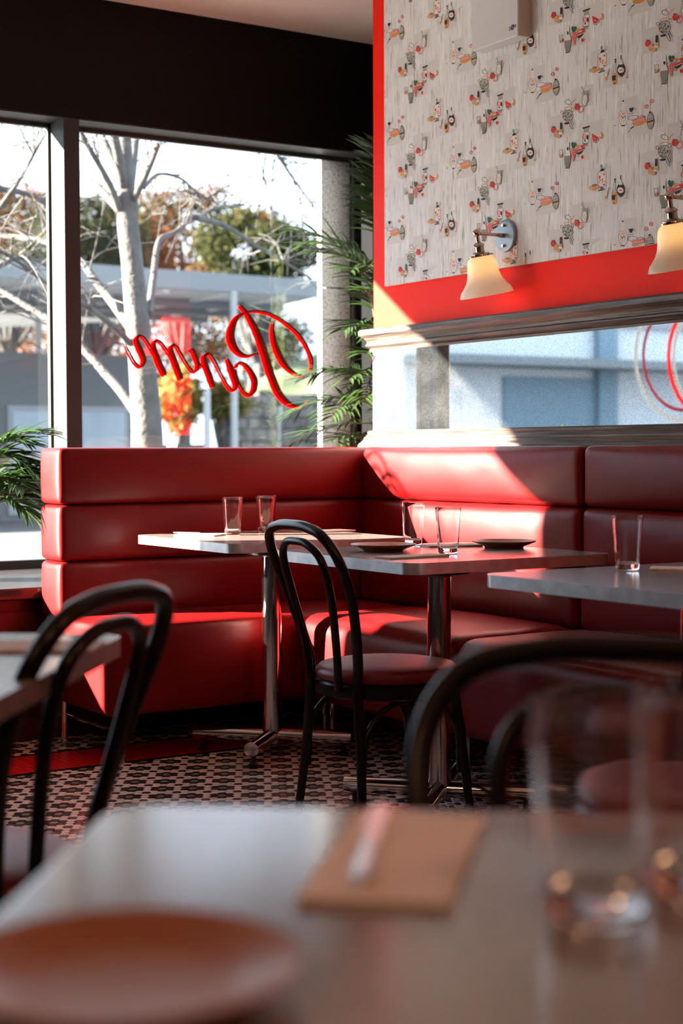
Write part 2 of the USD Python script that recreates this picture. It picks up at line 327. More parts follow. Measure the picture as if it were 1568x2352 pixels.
for k in range(2):
    zs = ZS
    right = EDGES[0] if k == 0 else EDGES[k]
    left = EDGES[k + 1] + MULL
    w = thing(f'window_{k + 1}', kind='structure')
    part(w, 'pane', bx(left - 0.01, right + 0.01, YG, YG + 0.006, zs + 0.02, ZH + 0.004), 'pane', False)
    part(w, 'mullion', rbox(left - MULL, left, YF, YG + 0.03, zs - 0.02, ZH + 0.004, 0.003, 8), 'frame')
    part(w, 'head_rail', cat([bx(left, right, YF + 0.004, YG + 0.012, ZH, ZH + 0.02), bx(left, right, YG - 0.012, YG + 0.012, ZH - 0.018, ZH)]), 'frame', False)
    part(w, 'bottom_rail', bx(left, right, YG - 0.02, YG + 0.05, zs - 0.005, zs + 0.035), 'frame', False)
    for xx in (left, right - 0.012):
        part(w, 'glazing_bead', bx(xx, xx + 0.012, YG - 0.012, YG + 0.012, zs, ZH), 'frame', False)
    if k == 0:
        part(w, 'jamb', bx(right, right + 0.035, YF, YG + 0.05, ZS, ZH), 'jamb', False, label='dark grey metal window jamb beside the granite')
struct('window_sill', rbox(X0, 4.17, 5.345, YG - 0.02, ZS - 0.045, ZS, 0.008, 8), 'sill', 30)
struct('sill_panel', cat([bx(X0, 3.58, 5.385, 5.42, 0.06, ZS - 0.09), bx(X0, 3.58, 5.40, 5.44, ZS - 0.1, ZS - 0.04), bx(X0, 3.58, 5.36, 5.42, 0.0, 0.08)]), 'dark_wood')

# mouldings above and below the mirror: profiles in (x, z), x towards the room is smaller
zu0, zu1 = 1.440, 1.530
up_prof = [(XW, zu0), (XW - 0.012, zu0), (XW - 0.014, zu0 + 0.008), (XW - 0.010, zu0 + 0.013), (XW - 0.016, zu0 + 0.02), (XW - 0.024, zu0 + 0.025), (XW - 0.024, zu0 + 0.030), (XW - 0.020, zu0 + 0.035),
           (XW - 0.022, zu0 + 0.045), (XW - 0.029, zu0 + 0.055), (XW - 0.040, zu0 + 0.062), (XW - 0.046, zu0 + 0.068), (XW - 0.046, zu0 + 0.084), (XW - 0.042, zu1), (XW, zu1)]
zl0, zl1 = 1.045, 1.123
lo_prof = [(XW, zl1), (XW - 0.014, zl1), (XW - 0.020, zl1 - 0.006), (XW - 0.018, zl1 - 0.014), (XW - 0.024, zl1 - 0.022), (XW - 0.030, zl1 - 0.030), (XW - 0.030, zl1 - 0.036),
           (XW - 0.036, zl1 - 0.044), (XW - 0.044, zl1 - 0.052), (XW - 0.048, zl1 - 0.058), (XW - 0.048, zl0), (XW, zl0)]
def moulding(prof, y_end):
    """Mitred return at the free end: the profile wraps round the end of the wall."""
    pr = np.array(prof); n = len(pr); off = XW - pr[:, 0]
    rings = [np.stack([pr[:, 0], np.full(n, Y0), pr[:, 1]], 1), np.stack([pr[:, 0], y_end + off, pr[:, 1]], 1), np.stack([np.full(n, XW + 0.16), y_end + off, pr[:, 1]], 1)]
    V = np.vstack(rings); f = []
    for a in range(2):
        for k in range(n - 1):
            i, j = a * n + k, (a + 1) * n + k
            f += [[i, i + 1, j + 1], [i, j + 1, j]]
    m = trimesh.Trimesh(V, f, process=False); return m
def two_sided(m): return m
struct('trim_1', moulding(up_prof, YEND), 'oak', 25)
struct('trim_2', moulding(lo_prof, YEND), 'oak', 25)

# ------------------------------------------------------------------ floor: hexagon mosaic with a red band
P_HEX = 0.0268
e_c, e_r = np.array([math.cos(-PI / 6), math.sin(-PI / 6)]), np.array([math.cos(PI / 3), math.sin(PI / 3)])
O_HEX = np.array([2.247, 4.686])
BY0, BY1 = 4.820, 5.092
flr = thing('floor', kind='structure')
part(flr, 'grout_bed', bx(X0, 4.2, Y0, YF + 0.1, -0.08, -0.0016), 'grout', False)
def hexes(centres, colours, z=0.0):
    a = np.radians(-30 + 60 * np.arange(6)); R = P_HEX / math.sqrt(3) - 0.0013
    ring = np.stack([np.cos(a), np.sin(a)], 1)
    top = ring * (R - 0.0010); c = np.asarray(centres)
    v = np.zeros((len(c), 12, 3)); v[:, :6, :2] = c[:, None] + top; v[:, 6:, :2] = c[:, None] + ring * R
    v[:, :6, 2] = z; v[:, 6:, 2] = z - 0.0020
    f = [[0, 1, 2], [0, 2, 3], [0, 3, 4], [0, 4, 5]] + [t for k in range(6) for t in ([6 + k, 6 + (k + 1) % 6, (k + 1) % 6], [6 + k, (k + 1) % 6, k])]
    f = (np.array(f)[None] + 12 * np.arange(len(c))[:, None, None]).reshape(-1, 3)
    return trimesh.Trimesh(v.reshape(-1, 3), f, process=False), np.repeat(np.asarray(colours), 12, 0)
TW, TB, TG = (0.74, 0.55, 0.48), (0.014, 0.012, 0.012), (0.23, 0.155, 0.13)
rng = np.random.default_rng(3)
cc, ck = [], []
for i in range(-190, 120):
    for j in range(-190, 120):
        row = j + 0.5 * (i % 2)
        p = O_HEX + e_c * (i * P_HEX * math.sqrt(3) / 2) + e_r * (row * P_HEX)
        if not (-0.4 < p[0] < 3.55 and 1.4 < p[1] < 5.37) or BY0 - 0.026 < p[1] < BY1 + 0.026:
            continue
        c4, r4 = i % 4, row % 4
        if c4 == 0: k = 'g' if r4 == 0 else ('w' if r4 == 2 else 'b')
        elif c4 == 2: k = 'b' if r4 == 2 else 'w'
        else: k = 'b' if r4 in (0.5, 3.5) else 'w'
        cc.append(p); ck.append(k)
cc = np.array(cc); ck = np.array(ck)
pp = pixel(np.c_[cc, np.zeros(len(cc))])
seen = (pp[:, 0] > 0) & (pp[:, 0] < 900) & (pp[:, 1] < np.where(pp[:, 0] < 245, 1846 + (245 - pp[:, 0]) * 0.85, 1840)) & (cc[:, 1] < BY0)
order = np.argsort(np.where(seen, pp[:, 2], 1e9))[:290]
single = np.zeros(len(cc), bool); single[order] = True
for c, k in zip(cc[single], ck[single]):
    part(flr, 'hexagonal_tile', hexes([c], [TW])[0], {'w': 'tile_white', 'b': 'tile_black', 'g': 'tile_grey'}[k], False)
tone = rng.uniform(0.9, 1.08, len(cc))
cols = np.array([{'w': TW, 'b': TB, 'g': TG}[k] for k in ck]) * tone[:, None]
m_, ik = hexes(cc[~single], cols[~single])
part(flr, 'mosaic_tiles', m_, 'tiles', False, kind='stuff', ink=ik)
sq, sqc, n_band = [], [], 11
s_ = (BY1 - BY0) / n_band
def square(x, y, s):
    b = trimesh.creation.box((s - 0.0028, s - 0.0028, 0.002)); b.apply_translation((x, y, -0.001)); return b
band = []
for i in range(int((3.5 + 0.4) / s_)):
    for j in range(n_band):
        band.append((-0.4 + (i + 0.5) * s_, BY0 + (j + 0.5) * s_))
band = np.array(band); bp = pixel(np.c_[band, np.zeros(len(band))])
vis = np.where((bp[:, 0] > 0) & (bp[:, 0] < 330), bp[:, 2], 1e9); pick = set(np.argsort(vis)[:160].tolist())
for k in sorted(pick): part(flr, 'square_tile', square(*band[k], s_), 'tile_red', False)
part(flr, 'red_band_tiles', cat([square(*band[k], s_) for k in range(len(band)) if k not in pick]), 'tile_red', False, kind='stuff')
part(flr, 'black_border_tiles', cat([square(-0.4 + (i + 0.5) * 0.022, y, 0.022) for i in range(177) for y in (BY0 - 0.0115, BY1 + 0.0115)]), 'tile_black', False, kind='stuff')

# ------------------------------------------------------------------ wallpaper panel with printed kitchen motifs
XP = XW - 0.015
RED, ORA, TAN, BLK, WHT, GRG, GRE, BGC, OUT, PNK = (0.70, 0.035, 0.03), (0.66, 0.28, 0.09), (0.62, 0.38, 0.20), (0.025, 0.024, 0.024), (0.76, 0.74, 0.72), (0.33, 0.35, 0.31), (0.03, 0.13, 0.08), (0.64, 0.65, 0.665), (0.12, 0.12, 0.12), (0.74, 0.36, 0.32)
def ell(x, y, a, b, rot=0): return affinity.rotate(affinity.scale(Point(x, y).buffer(1, 7), a, b), rot, origin=(x, y))
def pol(*p): return Polygon(p)
def lin(w, *p): return LineString(p).buffer(w / 2, 2)
def ring(x, y, a, b, w, rot=0): return ell(x, y, a, b, rot).difference(ell(x, y, a - w, b - w, rot))
def motif_tureen():
    o = [(BGC, pol((1005, 195), (1320, 110), (1320, 400), (1005, 470))), (BGC, pol((690, 585), (1010, 500), (1010, 850), (690, 905))),
         (OUT, ring(970, 370, 48, 34, 7, 25)), (OUT, lin(7, (975, 340), (980, 315))), (ORA, lin(10, (1000, 440), (1040, 365), (1075, 322))), (TAN, ring(965, 460, 58, 28, 12, -15)),
         ((0.52, 0.53, 0.48), ell(965, 560, 75, 84)), (OUT, ring(965, 560, 77, 88, 8)), (OUT, ring(880, 510, 22, 24, 7)), (OUT, ring(1035, 475, 20, 28, 7)), (BLK, ell(950, 668, 40, 16, -10))]
    r = random.Random(5)
    for _ in range(60):
        a, q = r.uniform(0, 2 * PI), math.sqrt(r.random())
        o.append((GRG if r.random() < .4 else BLK, ell(963 + 60 * q * math.cos(a), 565 + 66 * q * math.sin(a), 8, 4, r.uniform(0, 180))))
    o += [(GRG, pol((1180, 255), (1240, 235), (1255, 320), (1235, 420), (1190, 430), (1160, 370))), (WHT, pol((1190, 275), (1228, 262), (1240, 325), (1225, 405), (1195, 415), (1173, 365))),
          (GRG, lin(6, (1180, 320), (1230, 400))), (GRG, lin(6, (1200, 300), (1238, 360))), (GRG, ring(1258, 250, 20, 48, 7, 12)), (GRG, lin(18, (1175, 240), (1238, 222))), (OUT, lin(7, (1170, 150), (1200, 235))),
          (RED, ell(1097, 440, 32, 44)), (GRE, lin(10, (1080, 395), (1115, 400))), (RED, ring(1155, 470, 38, 52, 9, 15)),
          (RED, ell(760, 768, 31, 42)), (BLK, lin(9, (745, 722), (785, 728))), (TAN, ell(800, 820, 26, 48, 12)), (TAN, ell(840, 842, 26, 44)), (ORA, ring(800, 820, 24, 44, 5, 12)), (ORA, ring(840, 842, 24, 40, 5)),
          (BLK, lin(26, (875, 672), (872, 748))), (TAN, pol((845, 765), (895, 755), (900, 795), (842, 800))), (WHT, ell(870, 815, 28, 16)),
          (OUT, lin(7, (1000, 690), (1025, 740), (1048, 752), (1040, 700), (1020, 640), (1000, 690))), (OUT, lin(7, (1030, 615), (1065, 690))), (OUT, lin(6, (1020, 650), (1040, 720)))]
    return o, (954, 566), (0.000357, 0.000237, 0.28)
def motif_pie():
    o = [(BGC, pol((500, 215), (805, 130), (805, 325), (500, 400))), (BGC, pol((385, -110), (640, -180), (640, 60), (385, 120))),
         (OUT, ell(455, 125, 62, 112)), (WHT, ell(455, 125, 57, 107)), (WHT, pol((430, 40), (480, 30), (468, -85), (440, -78))), (WHT, lin(12, (405, 60), (385, 20), (420, -10))), (BLK, ell(452, -98, 10, 12)),
         (PNK, ring(452, 105, 40, 74, 7)), (PNK, ell(455, 70, 20, 18)), (OUT, lin(8, (430, 100), (445, 140), (470, 100), (480, 130))), (BLK, ell(455, 236, 28, 8, -8)),
         (WHT, ell(345, 190, 22, 44)), (OUT, ell(345, 236, 14, 5)), (BLK, pol((528, 0), (590, -14), (575, 44), (545, 50))), (OUT, ring(598, 8, 16, 16, 5)), (OUT, lin(7, (532, 75), (590, 62))),
         (OUT, ring(580, 125, 66, 36, 6, -8)), (OUT, ring(690, 130, 52, 36, 6)), (ORA, ell(662, 188, 92, 44, -15)), (PNK, ell(652, 150, 88, 26, -15))]
    for k in range(7):
        x = 578 + k * 25; o.append((RED, lin(7, (x, 172 - k * 8), (x + 9, 148 - k * 8))))
    o += [(WHT, lin(8, (590, 235), (660, 250), (745, 195))), (BLK, pol((545, 272), (602, 228), (592, 255), (562, 276))), (OUT, lin(7, (560, 270), (522, 332))),
          (GRG, ell(805, 168, 44, 112)), (WHT, lin(5, (775, 120), (835, 100))), (BLK, lin(16, (764, 186), (848, 158))), (TAN, lin(24, (768, 215), (842, 190))), (OUT, ring(805, 168, 45, 114, 6)), (BLK, ell(800, 52, 14, 12)),
          (RED, ring(819, -95, 26, 26, 8)), (RED, ring(756, -24, 26, 26, 8)), (PNK, ell(819, -95, 9, 9)), (PNK, ell(756, -24, 9, 9)), (WHT, lin(14, (830, 20), (870, -10), (905, -12)))]
    return o, (452, -109), (0.000357, 0.000237, 0.28)
def motif_fruit():
    o = [(BGC, pol((650, 160), (985, 55), (985, 290), (650, 385))), (BGC, pol((555, 420), (800, 345), (800, 690), (555, 760))),
         (GRG, pol((718, 215), (790, 190), (785, 240), (802, 285), (800, 350), (782, 440), (770, 492), (735, 492), (703, 440), (695, 330), (715, 270))), (WHT, pol((722, 280), (785, 262), (790, 350), (772, 430), (712, 440), (705, 335))),
         (BLK, lin(24, (712, 206), (792, 176))), (RED, ring(732, 342, 28, 44, 10)), (PNK, ell(732, 342, 12, 20)), (BLK, ell(772, 345, 13, 40)), (BLK, ell(735, 402, 12, 12)), (OUT, lin(8, (700, 440), (735, 455), (782, 440))),
         (GRE, pol((825, 300), (930, 345), (928, 385), (890, 432), (855, 425), (835, 395))), (WHT, pol((825, 290), (928, 340), (908, 402), (872, 426), (838, 392))), (RED, pol((828, 285), (924, 338), (900, 396), (870, 414), (842, 386))), (PNK, ell(868, 360, 22, 7, 20)),
         (ORA, ell(958, 310, 27, 52)), (WHT, ell(945, 300, 12, 34)),
         (BLK, pol((622, 598), (722, 545), (690, 602), (640, 634))), (RED, lin(16, (632, 570), (735, 522))), (BLK, lin(8, (650, 545), (738, 512))), (OUT, lin(7, (622, 655), (660, 645))),
         (GRE, ell(565, 468, 20, 36)), (GRE, ell(602, 465, 18, 30)), (GRE, ell(578, 508, 26, 18)), (GRE, lin(6, (535, 545), (560, 530))), (ORA, ell(642, 495, 30, 27)), (RED, ell(705, 492, 26, 25)), (RED, ell(703, 658, 20, 30))]
    for x, y in ((575, 545), (602, 550), (628, 545), (565, 575), (590, 580), (612, 582), (560, 605), (585, 612), (605, 615), (570, 638), (592, 645), (575, 668), (588, 690), (585, 715)):
        o += [(RED, ell(x, y, 14, 18)), (PNK, ell(x, y, 8, 11)), (WHT, ell(x - 1, y - 3, 4, 6))]
    o += [(WHT, pol((497, 440), (520, 436), (520, 560), (542, 620), (542, 650), (458, 662), (468, 620), (492, 560))), (BLK, ell(502, 540, 12, 28)),
          (GRG, pol((448, 662), (542, 645), (542, 700), (522, 820), (522, 848), (474, 856), (470, 820), (450, 740)))] + [(OUT, lin(5, (462 + 16 * k, 662 - 3 * k), (480 + 9 * k, 840 - 2 * k))) for k in range(5)] + [(BLK, lin(12, (474, 850), (522, 842))),
          (ORA, pol((387, 640), (427, 632), (424, 682), (392, 688))), (OUT, lin(6, (383, 572), (391, 688), (424, 682), (431, 562), (383, 572)))]
    return o, (741, 184), (0.000361, 0.000213, 0.33)
def motif_bottles():
    o = [(BGC, pol((820, 840), (1085, 755), (1085, 1040), (820, 1120))), (BGC, pol((985, 1145), (1300, 1040), (1300, 1320), (985, 1420))),
         (WHT, pol((930, 872), (1010, 842), (1026, 880), (1026, 1062), (995, 1092), (940, 1102), (914, 1062), (914, 905))), (OUT, lin(6, (930, 872), (914, 905), (914, 1062), (940, 1102), (995, 1092), (1026, 1062), (1026, 880), (1010, 842))),
         (RED, sbox(930, 930, 952, 975)), (ORA, sbox(935, 985, 962, 1010)), (RED, sbox(990, 888, 1010, 915)), (ORA, sbox(968, 965, 990, 1000)), (RED, sbox(972, 1010, 985, 1030)), (RED, sbox(985, 1048, 1015, 1068)), (PNK, sbox(925, 1020, 945, 1045)), (ORA, sbox(1000, 1000, 1016, 1022)),
         (BLK, pol((940, 868), (962, 818), (992, 812), (1004, 846))), (GRG, ell(965, 782, 18, 32)), (BLK, lin(5, (960, 760), (965, 812))), (GRG, ring(1024, 780, 15, 36, 7)), (BLK, lin(7, (990, 840), (1022, 815))),
         (BLK, lin(13, (925, 1166), (1002, 1136))), (BLK, lin(11, (945, 1140), (998, 1116))), (BLK, lin(10, (955, 1114), (985, 1104))), (OUT, lin(8, (960, 1100), (960, 1150))),
         (TAN, pol((795, 1112), (870, 1066), (936, 1100), (936, 1132), (858, 1172), (800, 1150))), (ORA, pol((858, 1125), (936, 1100), (936, 1132), (858, 1172))), (BLK, ring(872, 1084, 30, 16, 8, -15)),
         (WHT, lin(20, (1142, 1025), (1133, 1130))), (OUT, lin(4, (1132, 1030), (1122, 1150), (1104, 1180))), (OUT, lin(4, (1155, 1020), (1158, 1130), (1172, 1170))), (BLK, ell(1148, 966, 14, 11)), (BLK, lin(14, (1148, 985), (1146, 1012))),
         (ORA, pol((1105, 1182), (1165, 1166), (1176, 1200), (1166, 1332), (1140, 1352), (1113, 1345), (1102, 1250))), (BLK, pol((1104, 1216), (1157, 1203), (1149, 1280), (1108, 1291))), (BLK, ell(1140, 1332, 14, 7)),
         (ORA, pol((1014, 1232), (1046, 1222), (1043, 1276), (1022, 1284))), (WHT, pol((1010, 1180), (1050, 1168), (1046, 1222), (1014, 1232))), (PNK, lin(6, (1048, 1160), (1040, 1240))), (OUT, lin(6, (1072, 1100), (1050, 1215))),
         (BLK, ell(1225, 1122, 53, 102)), (BGC, pol((1165, 1000), (1208, 1000), (1222, 1032), (1190, 1045))), (WHT, pol((1203, 1050), (1246, 1042), (1230, 975), (1216, 980))), (BLK, lin(11, (1222, 905), (1220, 962))), (WHT, ell(1222, 1128, 40, 44)), (RED, ell(1214, 1130, 11, 11)), (RED, ell(1231, 1126, 11, 11)), (OUT, lin(6, (1195, 1232), (1252, 1222))),
         (PNK, ring(1302, 1112, 21, 34, 6)), (PNK, lin(6, (1300, 1145), (1297, 1240))), (OUT, ring(1296, 1240, 18, 8, 4)), (WHT, lin(14, (1335, 1020), (1375, 1005))), (WHT, lin(10, (1350, 1030), (1340, 1085)))]
    return o, (978, 758), (0.000361, 0.000213, 0.33)
def motif_mesh(fn):
    """Layers of ink 0.04 mm apart; local frame: x = along the wall to the right, y = up."""
    o, (ax, ay), (sx, sy, sh) = fn(); V, Fc, C, n = [], [], [], 0
    for k, (col, shp) in enumerate(o):
        for g in getattr(shp, 'geoms', [shp]):
            g = g.buffer(0)
            for q in getattr(g, 'geoms', [g]):
                if q.is_empty or q.area < 1: continue
                v, f = trimesh.creation.triangulate_polygon(q, engine='earcut')
                v = np.asarray(v)
                u = (v[:, 0] - ax) * sx; w = -(v[:, 1] - ay + sh * (v[:, 0] - ax)) * sy
                V.append(np.stack([u, w, np.full(len(u), 0.0002 + 0.00004 * k)], 1)); Fc.append(np.asarray(f) + n); C.append(np.tile(col, (len(u), 1))); n += len(u)
    V, Fc, C = np.vstack(V), np.vstack(Fc), np.vstack(C)
    nz = np.cross(V[Fc[:, 1]] - V[Fc[:, 0]], V[Fc[:, 2]] - V[Fc[:, 0]])[:, 2]
    Fc[nz < 0] = Fc[nz < 0][:, ::-1]
    return V, Fc, C
wp = thing('wallpaper_panel', 'cream wallpaper panel printed with retro kitchen jars, fruit and bottles on the red wall', 'wallpaper')
part(wp, 'paper_board', bx(XP, XW - 0.0002, 1.2, 5.205, 1.696, ZC - 0.002), 'wallpaper', False)
DY, DZ = 0.457, 0.388
for fn, ya, za in ((motif_tureen, 5.025, 2.174), (motif_pie, 4.751, 2.176), (motif_fruit, 4.933, 2.122), (motif_bottles, 4.849, 2.371)):
    V, Fc, C = motif_mesh(fn)
    for k in range(-1, 7):
        for m_ in range(-3, 4):
            yc, zc = ya - DY * k, za + DZ * m_ + (DZ / 2 if k % 2 else 0)
            lo, hi = V.min(0), V.max(0)
            if yc - hi[0] > 5.205 or yc - lo[0] < 2.6 or zc + hi[1] < 1.70 or zc + lo[1] > ZC - 0.005: continue
            W = np.stack([XP - V[:, 2], yc - V[:, 0], zc + V[:, 1]], 1); ok = (W[:, 1] < 5.204) & (W[:, 2] > 1.697) & (W[:, 2] < ZC - 0.003)
            f = Fc[ok[Fc].all(1)]
            if not len(f): continue
            u, inv = np.unique(f, return_inverse=True)
            part(wp, 'printed_motif', trimesh.Trimesh(W[u], inv.reshape(-1, 3), process=False), 'print', False, ink=C[u])

# the mirror between the mouldings
mir = thing('long_mirror', 'long dusty mirror strip set between two dark oak mouldings above the banquette', 'mirror', (XW - 0.008, YEND, 1.12))
part(mir, 'mirror_glass', bx(0, 0.008, Y0 - YEND, -0.002, 0.0, 0.322), 'mirror', False)

# white box high on the wallpaper
bxo = thing('wall_box', 'white metal box mounted high on the wallpaper with a small printed mark', 'box', (XP, 4.43, 2.478))
part(bxo, 'cover', rbox(-0.062, -0.004, -0.131, 0.131, 0.0, ZC - 2.478 - 0.002, 0.004, 8), 'box', 30)
part(bxo, 'side_panel', bx(-0.058, -0.0005, -0.133, -0.1312, 0.004, ZC - 2.478 - 0.003), 'box_side', False, label='beige side of the white box')
def on_box(m):
    v = np.array(m.vertices); m.vertices = np.stack([-0.0622 - v[:, 2], -v[:, 0], v[:, 1]], 1); m.fix_normals(); return m
lt = cat([moved(meshkit.text_mesh('E', 0.013, 0.0004, True), 0.083, 0.026), moved(meshkit.text_mesh('R', 0.010, 0.0004, True), 0.114, 0.031)])
part(bxo, 'printed_letters', on_box(lt), mat('blue_print', (0.05, 0.09, 0.16), 0.6), False)
part(bxo, 'printed_roundel', on_box(moved(cat([prism(ring(0, 0, 0.0095, 0.0095, 0.004), 0, 0.0004), prism(lin(0.005, (-0.006, -0.006), (0.006, 0.006)), 0, 0.0004)]), 0.103, 0.034)), mat('maroon_print', (0.10, 0.02, 0.05), 0.6), False)

# ================================================================== BANQUETTE
def cush(parent, name, x0, x1, y0, y1, z0, z1, r=0.03, puff=None, n=(24, 10, 14), wr=0.004, seed=0, m='leather'):
    c = cushion((x1 - x0, y1 - y0, z1 - z0), r, puff, n, wr, seed)
    return part(parent, name, moved(c, (x0 + x1) / 2, (y0 + y1) / 2, (z0 + z1) / 2), m, True)
ZB = [1.057, 0.855, 0.655, 0.455]
BX0, BYF, BYS, BYB = 2.17, 4.766, 5.165, 5.335        # left end, seat front, back front, back rear
XBF, XSF = 3.425, 2.90                                # back front and seat front of the right run
bq = thing('banquette', 'red leather banquette under the window with three padded channels and chrome legs', 'bench', (BX0, BYF, 0), group=None)
o = (BX0, BYF)
for k in range(3):
    z1, z0 = ZB[k] - 0.001, ZB[k + 1] + 0.001
    c = cush(bq, 'backrest_cushion', 0.0, XW - BX0 - 0.03, BYS - BYF - 0.012, BYB - BYF, z0, z1, 0.020, {1: (0.014, 0.0), 0: (0.006, 0.0)}, (48, 10, 16), 0.0, k)
    a, b = BYS - BYF - 0.006, BYB - BYF - 0.03
    zz = np.linspace(z0 + 0.03, z1 - 0.03, 10)
    seam = np.stack([np.full(10, 0.012), a + 0.018 - 0.018 * np.sin(np.linspace(0, PI, 10)) + 0.004, zz], 1)
    part(c, 'seam', tube(spline(seam, 3), 0.0022, 6), 'piping', True)
part(bq, 'seat_cushion', moved(cushion((XBF - BX0 - 0.006, BYS - BYF + 0.05, 0.303), 0.024, {2: (0.0, 0.010)}, (44, 18, 14), 0.0), (XBF - BX0) / 2, (BYS - BYF + 0.05) / 2, 0.310), 'leather', True)
part(bq, 'end_panel', cushion((0.05, 0.14, 0.303), 0.02, None, (6, 8, 14)).apply_translation((0.026, BYB - BYF - 0.09, 0.310)), 'leather', True)
part(bq, 'bench_frame', bx(0.06, XBF - BX0, BYS - BYF + 0.052, BYB - BYF - 0.03, 0.17, 0.45), 'black_metal', False)
for x, y in ((0.065, 0.035), (0.045, 0.47), (0.87, 0.035), (0.87, 0.47)):
    part(bq, 'leg', tube([(x, y, 0.0), (x, y, 0.17)], 0.0125, 16), 'chrome')
part(bq, 'stretcher', tube([(0.055, 0.05, 0.105), (0.048, 0.46, 0.105)], 0.007, 10), 'chrome')

def side_bench(label, y0, y1, back_end, first):
    """One section of the run along the right wall, from y0 to y1 (y1 nearer the corner)."""
    t = thing('banquette', label, 'bench', (XSF, y0, 0))
    L = y1 - y0; Lb = back_end - y0
    for k in range(3):
        z1, z0 = ZB[k] - 0.001, ZB[k + 1] + 0.001
        cush(t, 'backrest_cushion', XBF - XSF - 0.014 + (0.016 if k == 0 else 0.01 * (k == 1)), XW - XSF - (0.0 if z1 < 1.04 else 0.05), 0.004, Lb - 0.004, z0, z1, 0.026, {0: (0.022, 0.0)}, (12, 44, 16), 0.004, 10 + k + first)
    part(t, 'seat_cushion', moved(cushion((XBF - XSF + 0.02, L - 0.006, 0.305), 0.055, {2: (0.0, 0.020), 0: (0.012, 0)}, (20, 44, 18), 0.006, 20 + first), (XBF - XSF + 0.02) / 2, L / 2, 0.312), 'leather', True)
    part(t, 'bench_frame', bx(XBF - XSF + 0.021, XW - XSF - 0.03, 0.01, L - 0.01, 0.17, 0.45), 'black_metal', False)
    for y in (L - 0.02 if first else L - 0.10, 0.09):
        part(t, 'leg', tube([(0.135, y, 0.0), (0.135, y, 0.17)], 0.0125, 16), 'chrome')
    return t
YS1 = 3.86
side_bench('sunlit red leather banquette section in the corner below the mirror', YS1, BYF - 0.002, BYS - 0.022, 1)
side_bench('shaded red leather banquette section along the right wall, next to the sunlit one', YS1 - 1.30, YS1, YS1, 0)

# ================================================================== TABLES
def table_top(w, d, r, t=0.030):
    p = sbox(-w / 2 + r, -d / 2 + r, w / 2 - r, d / 2 - r).buffer(r, 10); return p
def make_table(label, x, y, rot, w=0.70, d=0.71, arms=45):
    t = thing('cafe_table', label, 'table', (x, y, 0), rot)
    pl = table_top(w, d, 0.045)
    inner = pl.buffer(-0.003)
    part(t, 'table_top', cat([prism(inner, 0.722, 0.7502)]), 'top', False)
    part(t, 'edge_band', prism(pl.difference(inner.buffer(-0.0001)), 0.7195, 0.7495), 'edge', 40)
    part(t, 'mounting_plate', cat([rbox(-0.10, 0.10, -0.10, 0.10, 0.700, 0.7225, 0.004, 8), lathe([(0, 0.680), (0.050, 0.680), (0.088, 0.688), (0.092, 0.701), (0, 0.701)], 32)]), 'black_metal', 30)
    part(t, 'pole', tube([(0, 0, 0.035), (0, 0, 0.685)], 0.0345, 40), 'chrome')
    for k in range(4):
        a = math.radians(arms + 90 * k); c, s = math.cos(a), math.sin(a)
        R = 0.28
        arm = part(t, 'foot_arm', tube([(0.0, 0.0, 0.062), (c * R, s * R, 0.062)], 0.0245, 24), 'chrome')
        part(arm, 'glide', moved(lathe([(0, 0.0), (0.017, 0.0), (0.019, 0.006), (0.008, 0.014), (0.007, 0.042), (0, 0.042)], 16), c * (R - 0.03), s * (R - 0.03), 0), 'black_metal')
    return t
t1 = make_table('grey topped square table nearest the window, in the banquette corner', 2.745, 4.675, 0)
def table_copy(label, x, y, rot): return dup(t1, label, (x, y, 0), rot)
table_copy('grey topped square table with two plates, behind the bentwood chair', 2.705, 3.655, 0)
table_copy('grey topped square table at the right edge with one glass on it', 2.645, 2.585, 0)
RT = -38.5
e1 = np.array([math.cos(math.radians(RT)), math.sin(math.radians(RT))]); e2 = np.array([-e1[1], e1[0]])
c5 = np.array([0.545, 1.185]) + e1 * 0.35 - e2 * 0.355
table_copy('blurred table in the left foreground with a plate and a napkin on it', c5[0], c5[1], RT)
c7 = c5 + e1 * 0.703
table_copy('blurred table in the right foreground, pushed against the one with the plate', c7[0], c7[1], RT)
c4 = np.array([1.075, 2.29]) - e1 * 0.60 - e2 * 0.355
make_table('blurred table at the left edge, behind the left bentwood chair', c4[0], c4[1], RT, 1.20)

